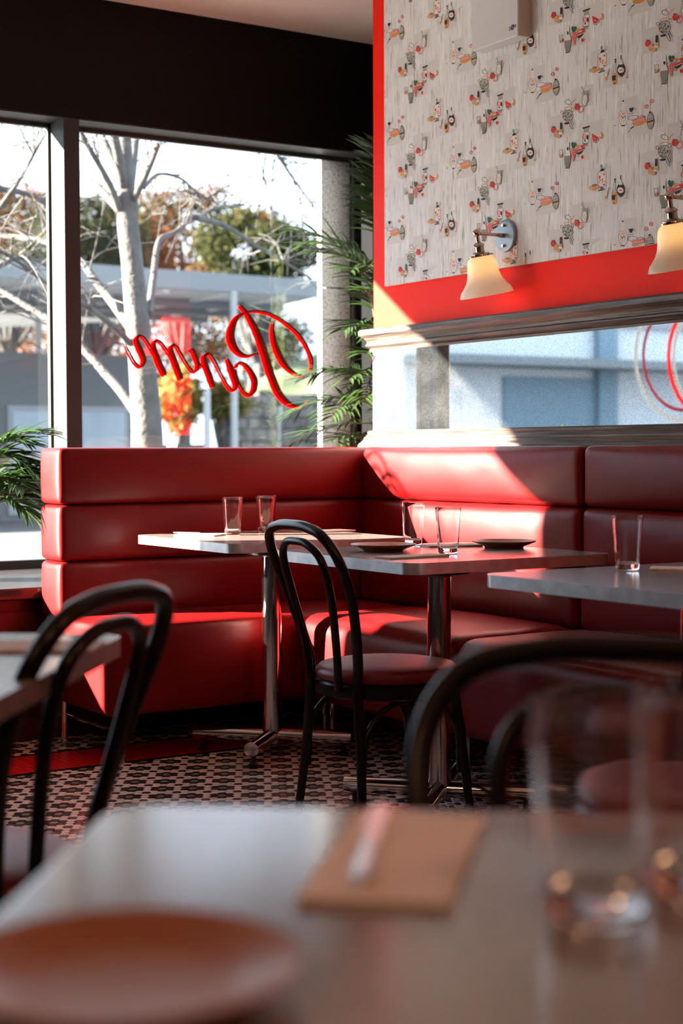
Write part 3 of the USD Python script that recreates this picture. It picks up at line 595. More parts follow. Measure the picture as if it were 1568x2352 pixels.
# ================================================================== CHAIRS
def make_chair(label, x, y, rot):
    t = thing('bentwood_chair', label, 'chair', (x, y, 0), rot, group=None)
    half = [(-0.175, 0.188, 0.0), (-0.162, 0.160, 0.20), (-0.158, 0.134, 0.40), (-0.166, 0.142, 0.49), (-0.212, 0.178, 0.64), (-0.262, 0.186, 0.755), (-0.296, 0.150, 0.823), (-0.306, 0.080, 0.846)]
    pts = half + [(-0.308, 0.0, 0.850)] + [(a, -b, c) for a, b, c in half[::-1]]
    def leaned(q):
        q = np.array(q, float); k = np.clip((q[:, 2] - 0.42) / 0.43, 0, 1)
        q[:, 1] *= 1 + 0.052 * k; q[:, 0] += 0.025 * k; q[:, 2] -= 0.006 * k; return q
    h = spline(leaned(pts), 7)
    part(t, 'back_hoop', tube(h, 0.0115 + 0.0025 * np.clip(h[:, 2] / 0.3, 0, 1), 14), 'bent', True)
    half = [(-0.185, 0.080, 0.400), (-0.203, 0.088, 0.52), (-0.240, 0.110, 0.66), (-0.272, 0.108, 0.755), (-0.290, 0.062, 0.798)]
    pts = half + [(-0.294, 0.0, 0.806)] + [(a, -b, c) for a, b, c in half[::-1]]
    part(t, 'inner_hoop', tube(spline(leaned(pts), 7), 0.0112, 12), 'bent', True)
    part(t, 'seat_frame', moved(lathe([(0.150, 0.375), (0.192, 0.375), (0.200, 0.382), (0.200, 0.410), (0.192, 0.417), (0.0, 0.417), (0.0, 0.40), (0.150, 0.40), (0.150, 0.375)], 56), 0.01), 'bent', 40)
    part(t, 'seat_pad', moved(lathe([(0.0, 0.416), (0.186, 0.416), (0.196, 0.422), (0.200, 0.432), (0.197, 0.444), (0.186, 0.454), (0.150, 0.461), (0.08, 0.464), (0.0, 0.465)], 64), 0.01), 'seat_vinyl', 60, label='round dark red vinyl seat pad')
    for s in (1, -1):
        part(t, 'front_leg', tube([(0.150, s * 0.120, 0.40), (0.165, s * 0.138, 0.24), (0.190, s * 0.158, 0.0)], [0.0155, 0.0145, 0.0105], 14), 'bent', True)
    def arch(p, q, lift=0.372, low=0.16):
        p, q = np.array(p), np.array(q); pts = []
        for a in np.linspace(0, PI, 13):
            k = (1 - math.cos(a)) / 2; base = p + (q - p) * k
            pts.append((*base, low + (lift - low) * math.sin(a) ** 0.55))
        return tube(spline(pts, 3), 0.0085, 10)
    part(t, 'leg_brace', arch((0.172, 0.142), (0.172, -0.142)), 'bent', True)
    for s in (1, -1):
        part(t, 'leg_brace', arch((0.160, s * 0.137), (-0.155, s * 0.158)), 'bent', True)
    return t
ch = make_chair('dark bentwood chair with a red round seat, in focus at the middle table', 2.462, 3.583, -4.4)
dup(ch, 'blurred dark bentwood chair at the left table, near the left edge', (0.757, 2.218, 0), 128)
dup(ch, 'strongly blurred bentwood chair hoop behind the foreground tumblers', (0.875, 0.950, 0), 225)
dup(ch, 'bentwood chair whose red seat shows through the foreground tumblers', (2.01, 1.99, 0), 120)

# ================================================================== TABLEWARE
ZT = 0.7503
def make_glass(label, x, y, rot=0, h=0.132, rt=0.0368, rb=0.0275):
    t = thing('drinking_glass', label, 'glass', (x, y, ZT), rot)
    w = 0.0019; k = lambda z: rb + (rt - rb) * (z / h) ** 0.9
    prof = [(0, 0.0), (rb - 0.003, 0.0), (rb, 0.003)] + [(k(z), z) for z in np.linspace(0.008, h - 0.001, 10)] + [(k(h) - w / 2, h)] + [(k(z) - w, z) for z in np.linspace(h - 0.001, 0.020, 10)] + [(rb - 0.006, 0.0165), (rb - 0.016, 0.0155), (0, 0.0155)]
    part(t, 'tumbler', lathe(prof, 64), 'glass', 50)
    return t
def at(px, py, z=0.75): return on(px, py, 'z', z)[:2]
g0 = make_glass('left one of two empty tumblers on the table nearest the window', *at(534, 1229))
def glass(px, py, label): p = at(px, py); return dup(g0, label, (p[0], p[1], ZT))
glass(611, 1223, 'right one of two empty tumblers on the table nearest the window')
glass(948, 1252, 'empty tumbler beside the near plate on the middle table')
glass(1029, 1272, 'empty tumbler standing on the napkin end of the middle table')
glass(1441, 1310, 'single empty tumbler on the table at the right edge')
pg = far(1367, 1715, 0.975); big = make_glass('large blurred tumbler in the right foreground', pg[0], pg[1], 0, 0.135, 0.0415, 0.030)
pg = far(1600, 1725, 1.03); dup(big, 'second large blurred tumbler cut off by the right edge', (pg[0], pg[1], ZT))

def make_plate(label, x, y):
    t = thing('side_plate', label, 'plate', (x, y, ZT))
    part(t, 'dish', lathe([(0, 0.004), (0.048, 0.004), (0.052, 0.0), (0.057, 0.0), (0.060, 0.005), (0.092, 0.0165), (0.0955, 0.0195), (0.0945, 0.0215), (0.0905, 0.0205), (0.062, 0.0115), (0.052, 0.0085), (0, 0.0075)], 72), 'plate', 60)
    return t
p0 = make_plate('tan plate beside the near tumbler on the middle table', *at(880, 1266))
q = at(1157, 1258); dup(p0, 'tan plate at the far side of the middle table', (q[0], q[1], ZT))
q = far(285, 2207, 0.835)[:2]; dup(p0, 'large blurred tan plate in the left foreground', (q[0], q[1], ZT))

def make_napkin(label, x, y, rot, w=0.085, l=0.20, m='napkin', knife=None, pts=None):
    t = thing('napkin', label, 'napkin', (x, y, ZT), rot)
    rr = random.Random(int(1000 * (x + y)))
    sh = Polygon(pts) if pts else sbox(-l / 2, -w / 2, l / 2, w / 2)
    for k in range(3):
        layer = affinity.rotate(affinity.translate(sh, rr.uniform(-0.002, 0.002), rr.uniform(-0.002, 0.002)), rr.uniform(-1, 1), origin=(0, 0)).buffer(0.002, 3)
        part(t, 'paper_fold', prism(layer, 0.0002 + 0.0017 * k, 0.0017 + 0.0017 * k), m, False)
    return t
def make_knife(label, x, y, rot, z=ZT + 0.0056, l=0.21):
    t = thing('table_knife', label, 'knife', (x, y, z), rot)
    k = l / 0.21
    blade = Polygon([(0.0, -0.006), (0.10 * k, -0.010), (0.112 * k, -0.006), (0.115 * k, 0.002), (0.09 * k, 0.008), (0.0, 0.006)])
    part(t, 'blade', prism(blade, 0.0005, 0.0022), 'cutlery', False)
    hd = spline([(-0.095 * k, 0, 0.0035), (-0.05 * k, 0, 0.0035), (0.0, 0, 0.003)], 5)
    m = tube(hd, np.interp(hd[:, 0], [-0.095 * k, -0.08 * k, 0], [0.005, 0.0075, 0.005]), 12); m.vertices[:, 2] = (m.vertices[:, 2] - 0.0035) * 0.42 + 0.0034
    part(t, 'handle', m, 'cutlery', True)
    return t
def facing(px0, py0, px1, py1):
    a, b = at(px0, py0), at(px1, py1); d = b - a
    return (a + b) / 2, math.degrees(math.atan2(d[1], d[0])), float(np.linalg.norm(d))
c, a, L = facing(415, 1229, 505, 1231); make_napkin('white folded napkin at the left edge of the table nearest the window', c[0], c[1], a + 4, 0.10, 0.15, 'napkin_white')
make_knife('table knife lying on the white napkin by the window table edge', c[0] + 0.004, c[1] + 0.01, a + 12)
c, a, L = facing(720, 1222, 790, 1220); make_napkin('white folded napkin at the right end of the table nearest the window', c[0], c[1], a + 8, 0.10, 0.16, 'napkin_white')
c, a, L = facing(880, 1284, 1012, 1277); make_napkin('brown paper napkin under the near tumbler of the middle table', c[0], c[1], a, 0.07, L)
c, a, L = facing(995, 1256, 1080, 1254); make_napkin('brown paper napkin between the plate and tumblers of the middle table', c[0], c[1], a, 0.08, 0.17)
c, a, L = facing(1500, 1308, 1600, 1310); make_napkin('zigzag edged paper napkin on the table at the right edge', c[0], c[1], a, 0.08, 0.12, pts=[(-0.055 + 0.012 * k, -0.045 + (0.004 if k % 2 else -0.004)) for k in range(10)] + [(0.06, 0.045), (-0.06, 0.045)])
c, a, L = facing(848, 2085, 965, 1885); make_napkin('blurred brown napkin holding a knife on the foreground table', c[0], c[1], a, 0.095, L)
c, a, L = facing(822, 2080, 872, 1865); make_knife('blurred steel knife lying on the foreground napkin', c[0], c[1], a, l=0.23)
c = at(40, 1490); make_napkin('blurred brown napkin on the table at the left edge', c[0], c[1], RT + 3, 0.11, 0.24)

# ================================================================== WALL LAMPS
def make_sconce(label, y):
    t = thing('wall_sconce', label, 'wall lamp', (XP, y, 1.807))
    def out(m):   # lathe about the wall normal
        v = np.array(m.vertices); m.vertices = np.stack([-v[:, 2], v[:, 1], v[:, 0]], 1); m.fix_normals(); return m
    part(t, 'backplate', out(lathe([(0, 0), (0.0565, 0), (0.0580, 0.004), (0.0560, 0.010), (0.050, 0.013), (0, 0.0135)], 56)), 'steel_plate', 40)
    for z in (0.036, -0.036):
        part(t, 'screw', out(lathe([(0, 0.012), (0.0055, 0.012), (0.0055, 0.022), (0, 0.022)], 16)).apply_translation((0, 0, z)), 'nickel')
    part(t, 'arm', cat([tube([(-0.01, 0, 0), (-0.135, 0, 0)], 0.0062, 16), tube([(-0.012, 0, 0), (-0.036, 0, 0)], 0.0085, 16), moved(trimesh.creation.icosphere(3, 0.0145), -0.136, 0, 0)]), 'nickel', True)
    TILT = trimesh.transformations.rotation_matrix(math.radians(-12), (0, 1, 0), (-0.136, 0, 0))
    part(t, 'socket', moved(lathe([(0, -0.012), (0.0075, -0.012), (0.0075, -0.032), (0.010, -0.034), (0.018, -0.040), (0.0195, -0.046), (0.0165, -0.049), (0.0165, -0.066), (0.020, -0.070), (0.0325, -0.073), (0.0335, -0.076), (0.0335, -0.084), (0.030, -0.085), (0, -0.085)], 40), -0.136, 0, 0).apply_transform(TILT), 'nickel', 40)
    for a in (60, 180, 300):
        c, s = math.cos(math.radians(a)), math.sin(math.radians(a))
        part(t, 'thumbscrew', tube([(-0.136 + 0.030 * c, 0.030 * s, -0.080), (-0.136 + 0.046 * c, 0.046 * s, -0.080)], 0.0035, 10).apply_transform(TILT), 'nickel')
    z = [-0.080, -0.088, -0.100, -0.118, -0.138, -0.156, -0.172, -0.186, -0.198, -0.212, -0.220]
    r = [0.030, 0.043, 0.050, 0.0535, 0.0560, 0.0600, 0.0670, 0.0775, 0.0880, 0.0945, 0.0960]
    prof = list(zip(r, z)); prof = prof + [(a - 0.0028, b + 0.0004) for a, b in prof[::-1]] + [prof[0]]
    part(t, 'shade', moved(lathe(prof, 64), -0.136, 0, 0).apply_transform(TILT), 'opal', 50)
    part(t, 'bulb', moved(trimesh.creation.icosphere(3, 0.024), -0.136, 0, -0.122).apply_transform(TILT), 'bulb', True)
    return t
s0 = make_sconce('wall sconce with a cream bell shade, mounted on the wallpaper left of the other', 4.435)
dup(s0, 'amber wall sconce with a bell shade cut off by the right edge', (XP, 3.49, 1.807))
for k, w_ in ((1, 'third'), (2, 'fourth'), (3, 'fifth')):
    dup(s0, f'{w_} wall sconce from the window, out of frame on the right wall', (XP, 3.49 - 0.945 * k, 1.807))
def make_pendant(label, x, y):
    t = thing('globe_pendant', label, 'ceiling lamp', (x, y, ZC))
    part(t, 'canopy', lathe([(0, -0.03), (0.03, -0.03), (0.06, -0.005), (0.06, 0.0), (0, 0.0)], 32), 'nickel')
    part(t, 'cord', tube([(0, 0, -0.03), (0, 0, -0.62)], 0.004, 8), 'black_metal')
    part(t, 'holder', lathe([(0, -0.70), (0.045, -0.70), (0.045, -0.66), (0.02, -0.62), (0, -0.62)], 32), 'nickel')
    part(t, 'globe', moved(trimesh.creation.icosphere(4, 0.14), 0, 0, -0.83), 'globe', True)
    return t
pd = make_pendant('warm glowing globe pendant over the foreground tables, behind the viewer', 0.55, -0.35)
dup(pd, 'warm glowing globe pendant over the aisle, left of the viewer', (-1.3, 0.6, ZC))
dup(pd, 'warm glowing globe pendant near the right wall, behind the viewer', (2.3, -0.2, ZC))

# ================================================================== PLANTS
def frond(base, aim, length, droop, n_pairs, leaf_len, seed, width=0.011):
    """Returns the stalk mesh and its leaflets."""
    r = random.Random(seed); base, aim = np.array(base, float), np.array(aim, float); aim /= np.linalg.norm(aim)
    P = [base + aim * length * t + np.array([0, 0, -droop * length * t ** 2.2]) for t in np.linspace(0, 1, 14)]
    P = np.array(P); T = np.gradient(P, axis=0); T /= np.linalg.norm(T, axis=1, keepdims=True); leaves = []
    for k in range(n_pairs):
        t = 0.24 + 0.76 * (k + r.uniform(-0.2, 0.2)) / n_pairs; x = t * 13; i = min(int(x), 12); q = P[i] + (P[i + 1] - P[i]) * (x - i); d = T[i]
        side = np.cross(d, (0, 0, 1.0)); side /= np.linalg.norm(side) + 1e-9; nrm = np.cross(side, d)
        for s in (1, -1):
            l = leaf_len * (0.55 + 0.9 * math.sin(PI * min(0.95, 0.15 + 0.8 * t))) * r.uniform(0.72, 0.95) * 0.75
            out = d * (0.55 + 0.5 * t) + side * s * (0.95 - 0.35 * t) + nrm * r.uniform(0.05, 0.35); out /= np.linalg.norm(out)
            sag = r.uniform(0.05, 0.42)
            c = np.array([q + out * l * u + np.array([0, 0, -sag * l * u * u]) for u in (0, 0.2, 0.45, 0.72, 1.0)])
            w = np.cross(out, nrm); w /= np.linalg.norm(w) + 1e-9
            wd = width * r.uniform(0.8, 1.2) * np.array([0.35, 0.9, 1.0, 0.65, 0.03])
            V = np.vstack([c + w * wd[:, None] + nrm * wd[:, None] * 0.35, c, c - w * wd[:, None] + nrm * wd[:, None] * 0.35]); f = []
            for a in range(4):
                f += [[a, a + 1, a + 6], [a, a + 6, a + 5], [a + 5, a + 6, a + 11], [a + 5, a + 11, a + 10]]
            leaves.append(trimesh.Trimesh(V, f, process=False))
    return tube(P, np.linspace(0.0045, 0.0012, len(P)), 7), leaves
def palm(label, loc, specs, pot_r=0.13, pot_h=0.22, width=0.011):
    t = thing('potted_palm', label, 'plant', loc)
    part(t, 'pot', lathe([(0, 0), (pot_r * 0.75, 0), (pot_r, pot_h), (pot_r * 0.92, pot_h), (pot_r * 0.88, pot_h - 0.02), (0, pot_h - 0.02)], 36), 'pot', 40)
    part(t, 'soil', lathe([(0, pot_h - 0.02), (pot_r * 0.89, pot_h - 0.021), (0, pot_h - 0.0195)], 24), 'soil', False)
    made = []
    for k, (b, aim, L, dr, n, ll) in enumerate(specs):
        st, lv = frond(b, aim, L, dr, n, ll, k * 17 + int(abs(loc[0]) * 10), width)
        foot = np.array([b[0] * 0.25, b[1] * 0.25, pot_h - 0.03])
        stalk = tube(spline([foot, (np.array(b) * 0.6 + foot * 0.4), b], 5), 0.0048, 7)
        f = part(t, 'frond', cat([st, stalk]), 'stalk', True)
        n_l = sum(len(x) for x in made); made.append(lv if n_l + len(lv) <= 300 else [])
        if made[-1]:
            for m in lv: part(f, 'leaflet', m, 'palm', True)
        else:
            part(f, 'leaflets', cat(lv), 'palm', True, kind='stuff')
    return t
R_ = random.Random(11)
tall = []
for k in range(26):
    u = k / 25; z = 0.50 + 1.06 * u + R_.uniform(-0.04, 0.04)
    a = math.radians(180 + R_.uniform(-22, 62)); el = 0.12 + 0.85 * u + R_.uniform(-0.12, 0.25) + (1.2 if k > 21 else 0)
    tall.append(((R_.uniform(-0.04, 0.04), R_.uniform(-0.04, 0.04), z), (math.cos(a), math.sin(a), el), R_.uniform(0.36, 0.54), R_.uniform(0.22, 0.42), 15, R_.uniform(0.20, 0.25)))
R_.shuffle(tall)
palm('tall palm with arching green fronds in the window corner behind the red wall', (3.98, 5.78, ZS), tall, width=0.0085)
low = []
for k in range(22):
    a = math.radians(R_.uniform(-50, 30) if k < 15 else R_.uniform(180, 300)); el = R_.uniform(-0.15, 0.95) if k < 15 else R_.uniform(0.2, 0.9)
    low.append(((0.03 * math.cos(a), 0.03 * math.sin(a), R_.uniform(0.24, 0.46)), (math.cos(a), 0.55 * math.sin(a), el), R_.uniform(0.30, 0.46), R_.uniform(0.35, 0.8), 13, 0.20))
palm('low palm on the window sill left of the banquette', (2.06, 5.78, ZS), low, 0.12, 0.2)
lp = on(397, 1005, 'y', 5.62)
pl = thing('peace_lily', 'white lily bloom just showing above the banquette back', 'flower', (lp[0], 5.62, ZS))
part(pl, 'pot', lathe([(0, 0), (0.06, 0), (0.075, 0.12), (0.068, 0.12), (0.065, 0.105), (0, 0.105)], 28), 'pot', 40)
hz = 1.118 - ZS
part(pl, 'stem', tube(spline([(0, 0, 0.10), (0.008, 0.0, 0.3), (0, 0, hz - 0.06)], 5), 0.003, 8), 'stalk', True)
sp = []
for u in np.linspace(0, 1, 9):
    w = 0.028 * math.sin(PI * min(1, 0.08 + 0.95 * u)) ** 0.8 * (1 - u * 0.35)
    for v in np.linspace(-1, 1, 7): sp.append((w * v + 0.010 * (u - 0.6), 0.016 * v * v - 0.01, hz - 0.085 + 0.085 * u))
f = [[a * 7 + b, a * 7 + b + 1, (a + 1) * 7 + b + 1, (a + 1) * 7 + b] for a in range(8) for b in range(6)]
part(pl, 'spathe', (np.array(sp), np.array(f)), 'lily', True)
part(pl, 'spadix', tube([(0, -0.004, hz - 0.075), (0, -0.006, hz - 0.04)], 0.004, 8), 'lily', True)

# ================================================================== LETTERING ON THE GLASS
K5 = 560 / 1568
def glass_uv(pts, yy=YG):
    return np.array([on(180 + x * K5, 560 + y * K5, 'y', yy)[[0, 2]] for x, y in pts])
def stroke(pts, widths, n=9):
    p = spline(pts, n); w = np.interp(np.linspace(0, 1, len(p)), np.linspace(0, 1, len(widths)), widths)
    polys = []
    for a in range(len(p) - 1):
        polys.append(unary_union([Point(*p[a]).buffer(w[a] / 2, 5), Point(*p[a + 1]).buffer(w[a + 1] / 2, 5)]).convex_hull)
    return unary_union(polys)
letters = [
 [([(1030, 405), (1070, 450), (1130, 560), (1180, 690), (1225, 840), (1275, 960), (1335, 1028), (1395, 1052), (1440, 1045), (1470, 1018)], [14, 22, 38, 42, 42, 40, 30, 16, 14, 8]),
  ([(1068, 445), (1010, 478), (975, 550), (972, 620), (1005, 690), (1065, 728), (1140, 710)], [16, 26, 44, 46, 36, 18, 12]),
  ([(1066, 447), (1130, 438), (1220, 456), (1330, 520), (1420, 608), (1478, 715), (1490, 795), (1460, 848), (1405, 852), (1330, 800), (1280, 720), (1250, 640), (1238, 560), (1242, 515)], [14, 14, 15, 17, 16, 18, 14, 12, 14, 26, 34, 30, 20, 10])],
 [([(1000, 800), (1020, 772), (1055, 778), (1100, 830), (1124, 890), (1116, 950), (1088, 978), (1050, 955), (1015, 890), (998, 820)], [16, 14, 16, 28, 36, 32, 18, 14, 14, 14]),
  ([(948, 750), (968, 800), (990, 860), (1003, 915), (985, 948), (955, 925), (915, 860), (870, 770), (840, 722), (815, 712)], [16, 34, 36, 26, 16, 13, 13, 13, 13, 14])],
 [([(818, 712), (796, 735), (808, 790), (832, 855), (852, 915)], [16, 24, 32, 34, 30]), ([(800, 770), (782, 800), (770, 780)], [12, 12, 12])],
 [([(708, 690), (725, 692), (740, 730), (757, 775), (752, 815), (728, 828), (690, 785), (650, 715), (622, 668), (600, 655)], [16, 24, 24, 24, 16, 14, 13, 13, 13, 14])],
 [([(600, 655), (582, 680), (600, 740), (622, 800), (645, 866)], [14, 24, 32, 34, 32]), ([(585, 735), (550, 680), (520, 640), (492, 626)], [12, 13, 13, 14])],
 [([(492, 626), (472, 655), (490, 720), (512, 780), (540, 840)], [14, 24, 32, 34, 32]), ([(475, 715), (440, 650), (405, 605), (378, 596)], [12, 13, 13, 14])],
 [([(378, 596), (362, 620), (378, 670), (400, 715), (412, 760), (388, 796), (350, 768), (315, 705), (293, 663)], [14, 22, 30, 32, 26, 16, 13, 12, 8])]]
sg = thing('window_lettering', 'red script lettering painted on the window, seen reversed', 'sign')
def on_glass(shape, y0, y1):
    out = []
    for g in getattr(shape, 'geoms', [shape]):
        g = g.simplify(0.8)
        uv = lambda c: glass_uv(list(c.coords)[:-1])
        P = Polygon(uv(g.exterior), [uv(i) for i in g.interiors]).buffer(0)
        m = prism(P, 0, y1 - y0); v = np.array(m.vertices); m.vertices = np.stack([v[:, 0], y1 - v[:, 2], v[:, 1]], 1); m.fix_normals(); out.append(m)
    return cat(out)
for L in letters:
    s = unary_union([stroke(*q) for q in L])
    lt = part(sg, 'letter', on_glass(s, YG - 0.0016, YG - 0.0008), 'sign_red', False)
    part(lt, 'letter_shadow', on_glass(affinity.translate(s, 13, -7), YG - 0.0007, YG - 0.0001), 'sign_black', False, label='black outline behind the red stroke')
# ring emblem on the next window but one, seen in the mirror
def mirrored(px, py):
    v = on(px, py, 'y', YG); return np.array([2 * (XW - 0.008) - v[0], v[2]])
eL = mirrored(1455, 815); ec = np.array([eL[0] - 0.36, eL[1]])
em = thing('window_emblem', 'round red and white ring emblem on window glass, reflected in the long mirror', 'sign', (ec[0], YG - 0.002, ec[1]))
def ringm(r0, r1, dx, name, m):
    g = prism(ring(dx, 0, r1, r1, r1 - r0).buffer(0), 0, 0.001); v = np.array(g.vertices); g.vertices = np.stack([v[:, 0], -v[:, 2] + 0.001, v[:, 1]], 1); g.fix_normals(); part(em, name, g, m, False)
ringm(0.338, 0.360, 0, 'white_ring', 'ring_white'); ringm(0.282, 0.302, 0, 'pink_ring', 'ring_pink'); ringm(0.332, 0.358, -0.240, 'red_ring', 'ring_red'); ringm(0.298, 0.318, -0.240, 'inner_white_ring', 'ring_white')

# ================================================================== OUTSIDE
struct('ground', bx(-60, 60, YG + 0.13, 90, -0.5, -0.12), 'pavement')
gp = thing('granite_pillar', 'speckled grey granite pillar outside at the right end of the window', 'pillar', (on(738, 700, 'y', YG + 0.03)[0], YG + 0.028, -0.12))
for z0, z1 in ((0.0, 0.86), (0.866, 1.925), (1.931, 3.2)):
    part(gp, 'granite_slab', rbox(0.0, 4.128 - on(738, 700, 'y', YG + 0.03)[0], 0.0, 0.04, z0, z1, 0.003, 8), 'granite', 30)
part(gp, 'core', bx(0.05, 0.20, 0.0405, 0.06, 0.0, 3.19), 'stone', False)
# roofed pavilion across the street
def P3(px, py, d): return far(px, py, d)
pav = thing('pavilion', 'grey flat roofed pavilion across the street', 'building', (0, 0, -0.12))
zR, hR = 3.62, 0.27
A, B, C, D = on(-1500, 640, 'z', zR), on(728, 684, 'z', zR), on(560, 722, 'z', zR), on(-1500, 760, 'z', zR)
A = np.array([B[0], B[1], 0]) + (on(190, 650, 'z', zR) - on(728, 684, 'z', zR)) * 3.2 * np.array([1, 1, 0]); D = C + (on(190, 741, 'z', zR) - C) * 3.8
roof = Polygon([A[:2], B[:2], C[:2], D[:2]]).buffer(0)
part(pav, 'roof_slab', prism(roof.buffer(-0.02), zR + 0.13, zR + hR + 0.12), 'fascia', False)
part(pav, 'soffit', prism(roof.buffer(-0.06), zR + 0.11, zR + 0.132), 'soffit', False)
n_ = np.array([A[0] - B[0], A[1] - B[1]]); n_ = n_ / np.linalg.norm(n_); s_ = np.array([-n_[1], n_[0]])
if s_ @ (C[:2] - B[:2]) < 0: s_ = -s_
def strip(p, q, w, z0, z1): return prism(LineString([p, q]).buffer(w / 2, cap_style=2), z0, z1)
part(pav, 'fascia_board', strip(A[:2], B[:2], 0.12, zR + 0.12, zR + hR + 0.14), 'fascia', False)
for k in range(1, 4):
    off = s_ * 1.35 * k
    g = LineString([B[:2] + off - n_ * 3, B[:2] + off + n_ * 60]).intersection(roof.buffer(-0.1))
    if not g.is_empty: part(pav, 'roof_beam', prism(g.buffer(0.09, cap_style=2), zR - 0.02, zR + 0.115), 'beam', False)
for k in range(26):
    g = LineString([B[:2] + n_ * (0.6 + 1.1 * k), B[:2] + n_ * (0.6 + 1.1 * k) + s_ * 9]).intersection(roof.buffer(-0.1))
    if not g.is_empty: part(pav, 'roof_rib', prism(g.buffer(0.05, cap_style=2), zR + 0.06, zR + 0.115), 'soffit', False)
for px, d in ((538, 25.6), (90, 27.5), (-420, 26.5)):
    b = far(px, 1000, d); part(pav, 'post', tube([(b[0], b[1], 0), (b[0], b[1], zR + 0.13)], 0.06, 14), 'post')
w0 = far(330, 1000, 28.0)[:2]; w1 = w0 + np.array([-15.0, 0.4])
dv = (w1 - w0); LW = np.linalg.norm(dv); dv = dv / LW
zw = 2.85
part(pav, 'wall', strip(w0, w1, 0.2, 0.0, zw), 'wall_panel', False)
for k in range(9):
    a = w0 + dv * (0.35 + k * 1.25) ; nn = np.array([dv[1], -dv[0]])
    if nn @ (-a) < 0: nn = -nn
    a2 = a + nn * 0.11
    part(pav, 'window_frame', strip(a2, a2 + dv * 0.95, 0.06, 0.1, 1.95), 'concrete', False)
    part(pav, 'window_glass', strip(a2 + nn * 0.02 + dv * 0.08, a2 + nn * 0.02 + dv * 0.87, 0.05, 0.25, 1.85), 'glazing', False)
lb = thing('low_building', 'low pale concrete building beyond the street, seen only in the mirror', 'building', (-30, 21.5, -0.12))
part(lb, 'wall', bx(0, 22.0, 0, 4, 0, 3.4), 'soffit', False)
part(lb, 'canopy', bx(0, 22.0, -0.9, 0.0, 2.60, 2.75), 'fascia', False)
part(lb, 'pilaster', bx(17.35, 17.8, -0.16, 0.02, 0, 3.4), 'blue_panel', False, label='dark blue vertical panel')
part(lb, 'shop_window', bx(17.8, 19.9, -0.06, 0.02, 0, 2.45), 'blue_panel', False, label='dark blue lower panel')
part(lb, 'parapet', bx(-0.1, 22.1, -0.08, 4.1, 3.4, 3.7), 'concrete', False)
for px, d, top in ((475, 22.5, 905), (640, 27.0, 940), (1000, 22, 900)):
    b = far(px, top, d); p_ = thing('street_post', {475: 'slim pale post standing left of the stone wall', 640: 'thin pale post in front of the stone wall', 1000: 'pale post hidden behind the granite pillar'}[px], 'post', (b[0], b[1], -0.12))
    part(p_, 'shaft', tube([(0, 0, 0), (0, 0, b[2] + 0.12)], 0.05 if px == 475 else 0.03, 12), 'post'); part(p_, 'cap', moved(trimesh.creation.icosphere(2, 0.055 if px == 475 else 0.035), 0, 0, b[2] + 0.12), 'post', True)
# stone retaining wall with a grass bank above it
s0_, s1_ = far(500, 990, 33.0)[:2], far(1150, 990, 31.0)[:2]
sw = thing('stone_wall', 'rough grey stone retaining wall below the grass bank', 'wall', (0, 0, -0.12))
ds = s1_ - s0_; LS = np.linalg.norm(ds); ds = ds / LS; ns = np.array([ds[1], -ds[0]])
if ns @ (-s0_) < 0: ns = -ns
zt = far(640, 905, 32)[2] + 0.12
part(sw, 'core', strip(s0_ - ns * 0.3, s1_ - ns * 0.3, 0.4, 0, zt), 'stone', False)
rr = random.Random(9); row = 0; z = 0.0
while z < zt - 0.05:
    h = min(rr.uniform(0.20, 0.27), zt - z); x = -rr.uniform(0, 0.2)
    while x < min(LS, 2.9):
        l = rr.uniform(0.28, 0.52); a, b = s0_ + ds * max(0, x + 0.012), s0_ + ds * min(LS, x + l - 0.012)
        if x + l > 0.05:
            pr = rr.uniform(0.0, 0.06); part(sw, 'stone', strip(a - ns * (0.06 - pr), b - ns * (0.06 - pr), 0.16, z + 0.012, z + h - 0.012), 'stone', False)
        x += l
    z += h
st = thing('concrete_steps', 'pale concrete steps between the tree trunk and the stone wall', 'steps', (0, 0, -0.12))
q0, q1 = far(345, 1010, 28.0)[:2], far(440, 1010, 28.0)[:2]; dq = (q1 - q0) / np.linalg.norm(q1 - q0); nq = np.array([dq[1], -dq[0]])
if nq @ (-q0) < 0: nq = -nq
for k in range(6):
    part(st, 'step', strip(q0 - nq * 0.36 * k, q1 - nq * 0.36 * k, 0.40, 0.0, 0.15 * (k + 1)), 'concrete', False)
part(st, 'end_wall', strip(q0 - nq * 2.4 - dq * 1.2, q1 - nq * 2.4, 0.25, 0, 1.3), 'wall_panel', False)
bank = thing('grass_bank', 'short grass bank above the stone wall', 'grass', (0, 0, zt - 0.12), kind='stuff')
gq = []
for i in range(30):
    for j in range(12):
        q = s0_ + ds * (LS * 1.3 * (i / 29) + 0.4) - ns * (0.1 + 4.5 * j / 11); gq.append((q[0], q[1], 0.5 * (j / 11) ** 0.8 * 2.2 + 0.1 * math.sin(i)))
part(bank, 'turf', (np.array(gq), np.array([[i * 12 + j, (i + 1) * 12 + j, (i + 1) * 12 + j + 1, i * 12 + j + 1] for i in range(29) for j in range(11)])), 'grass', True)

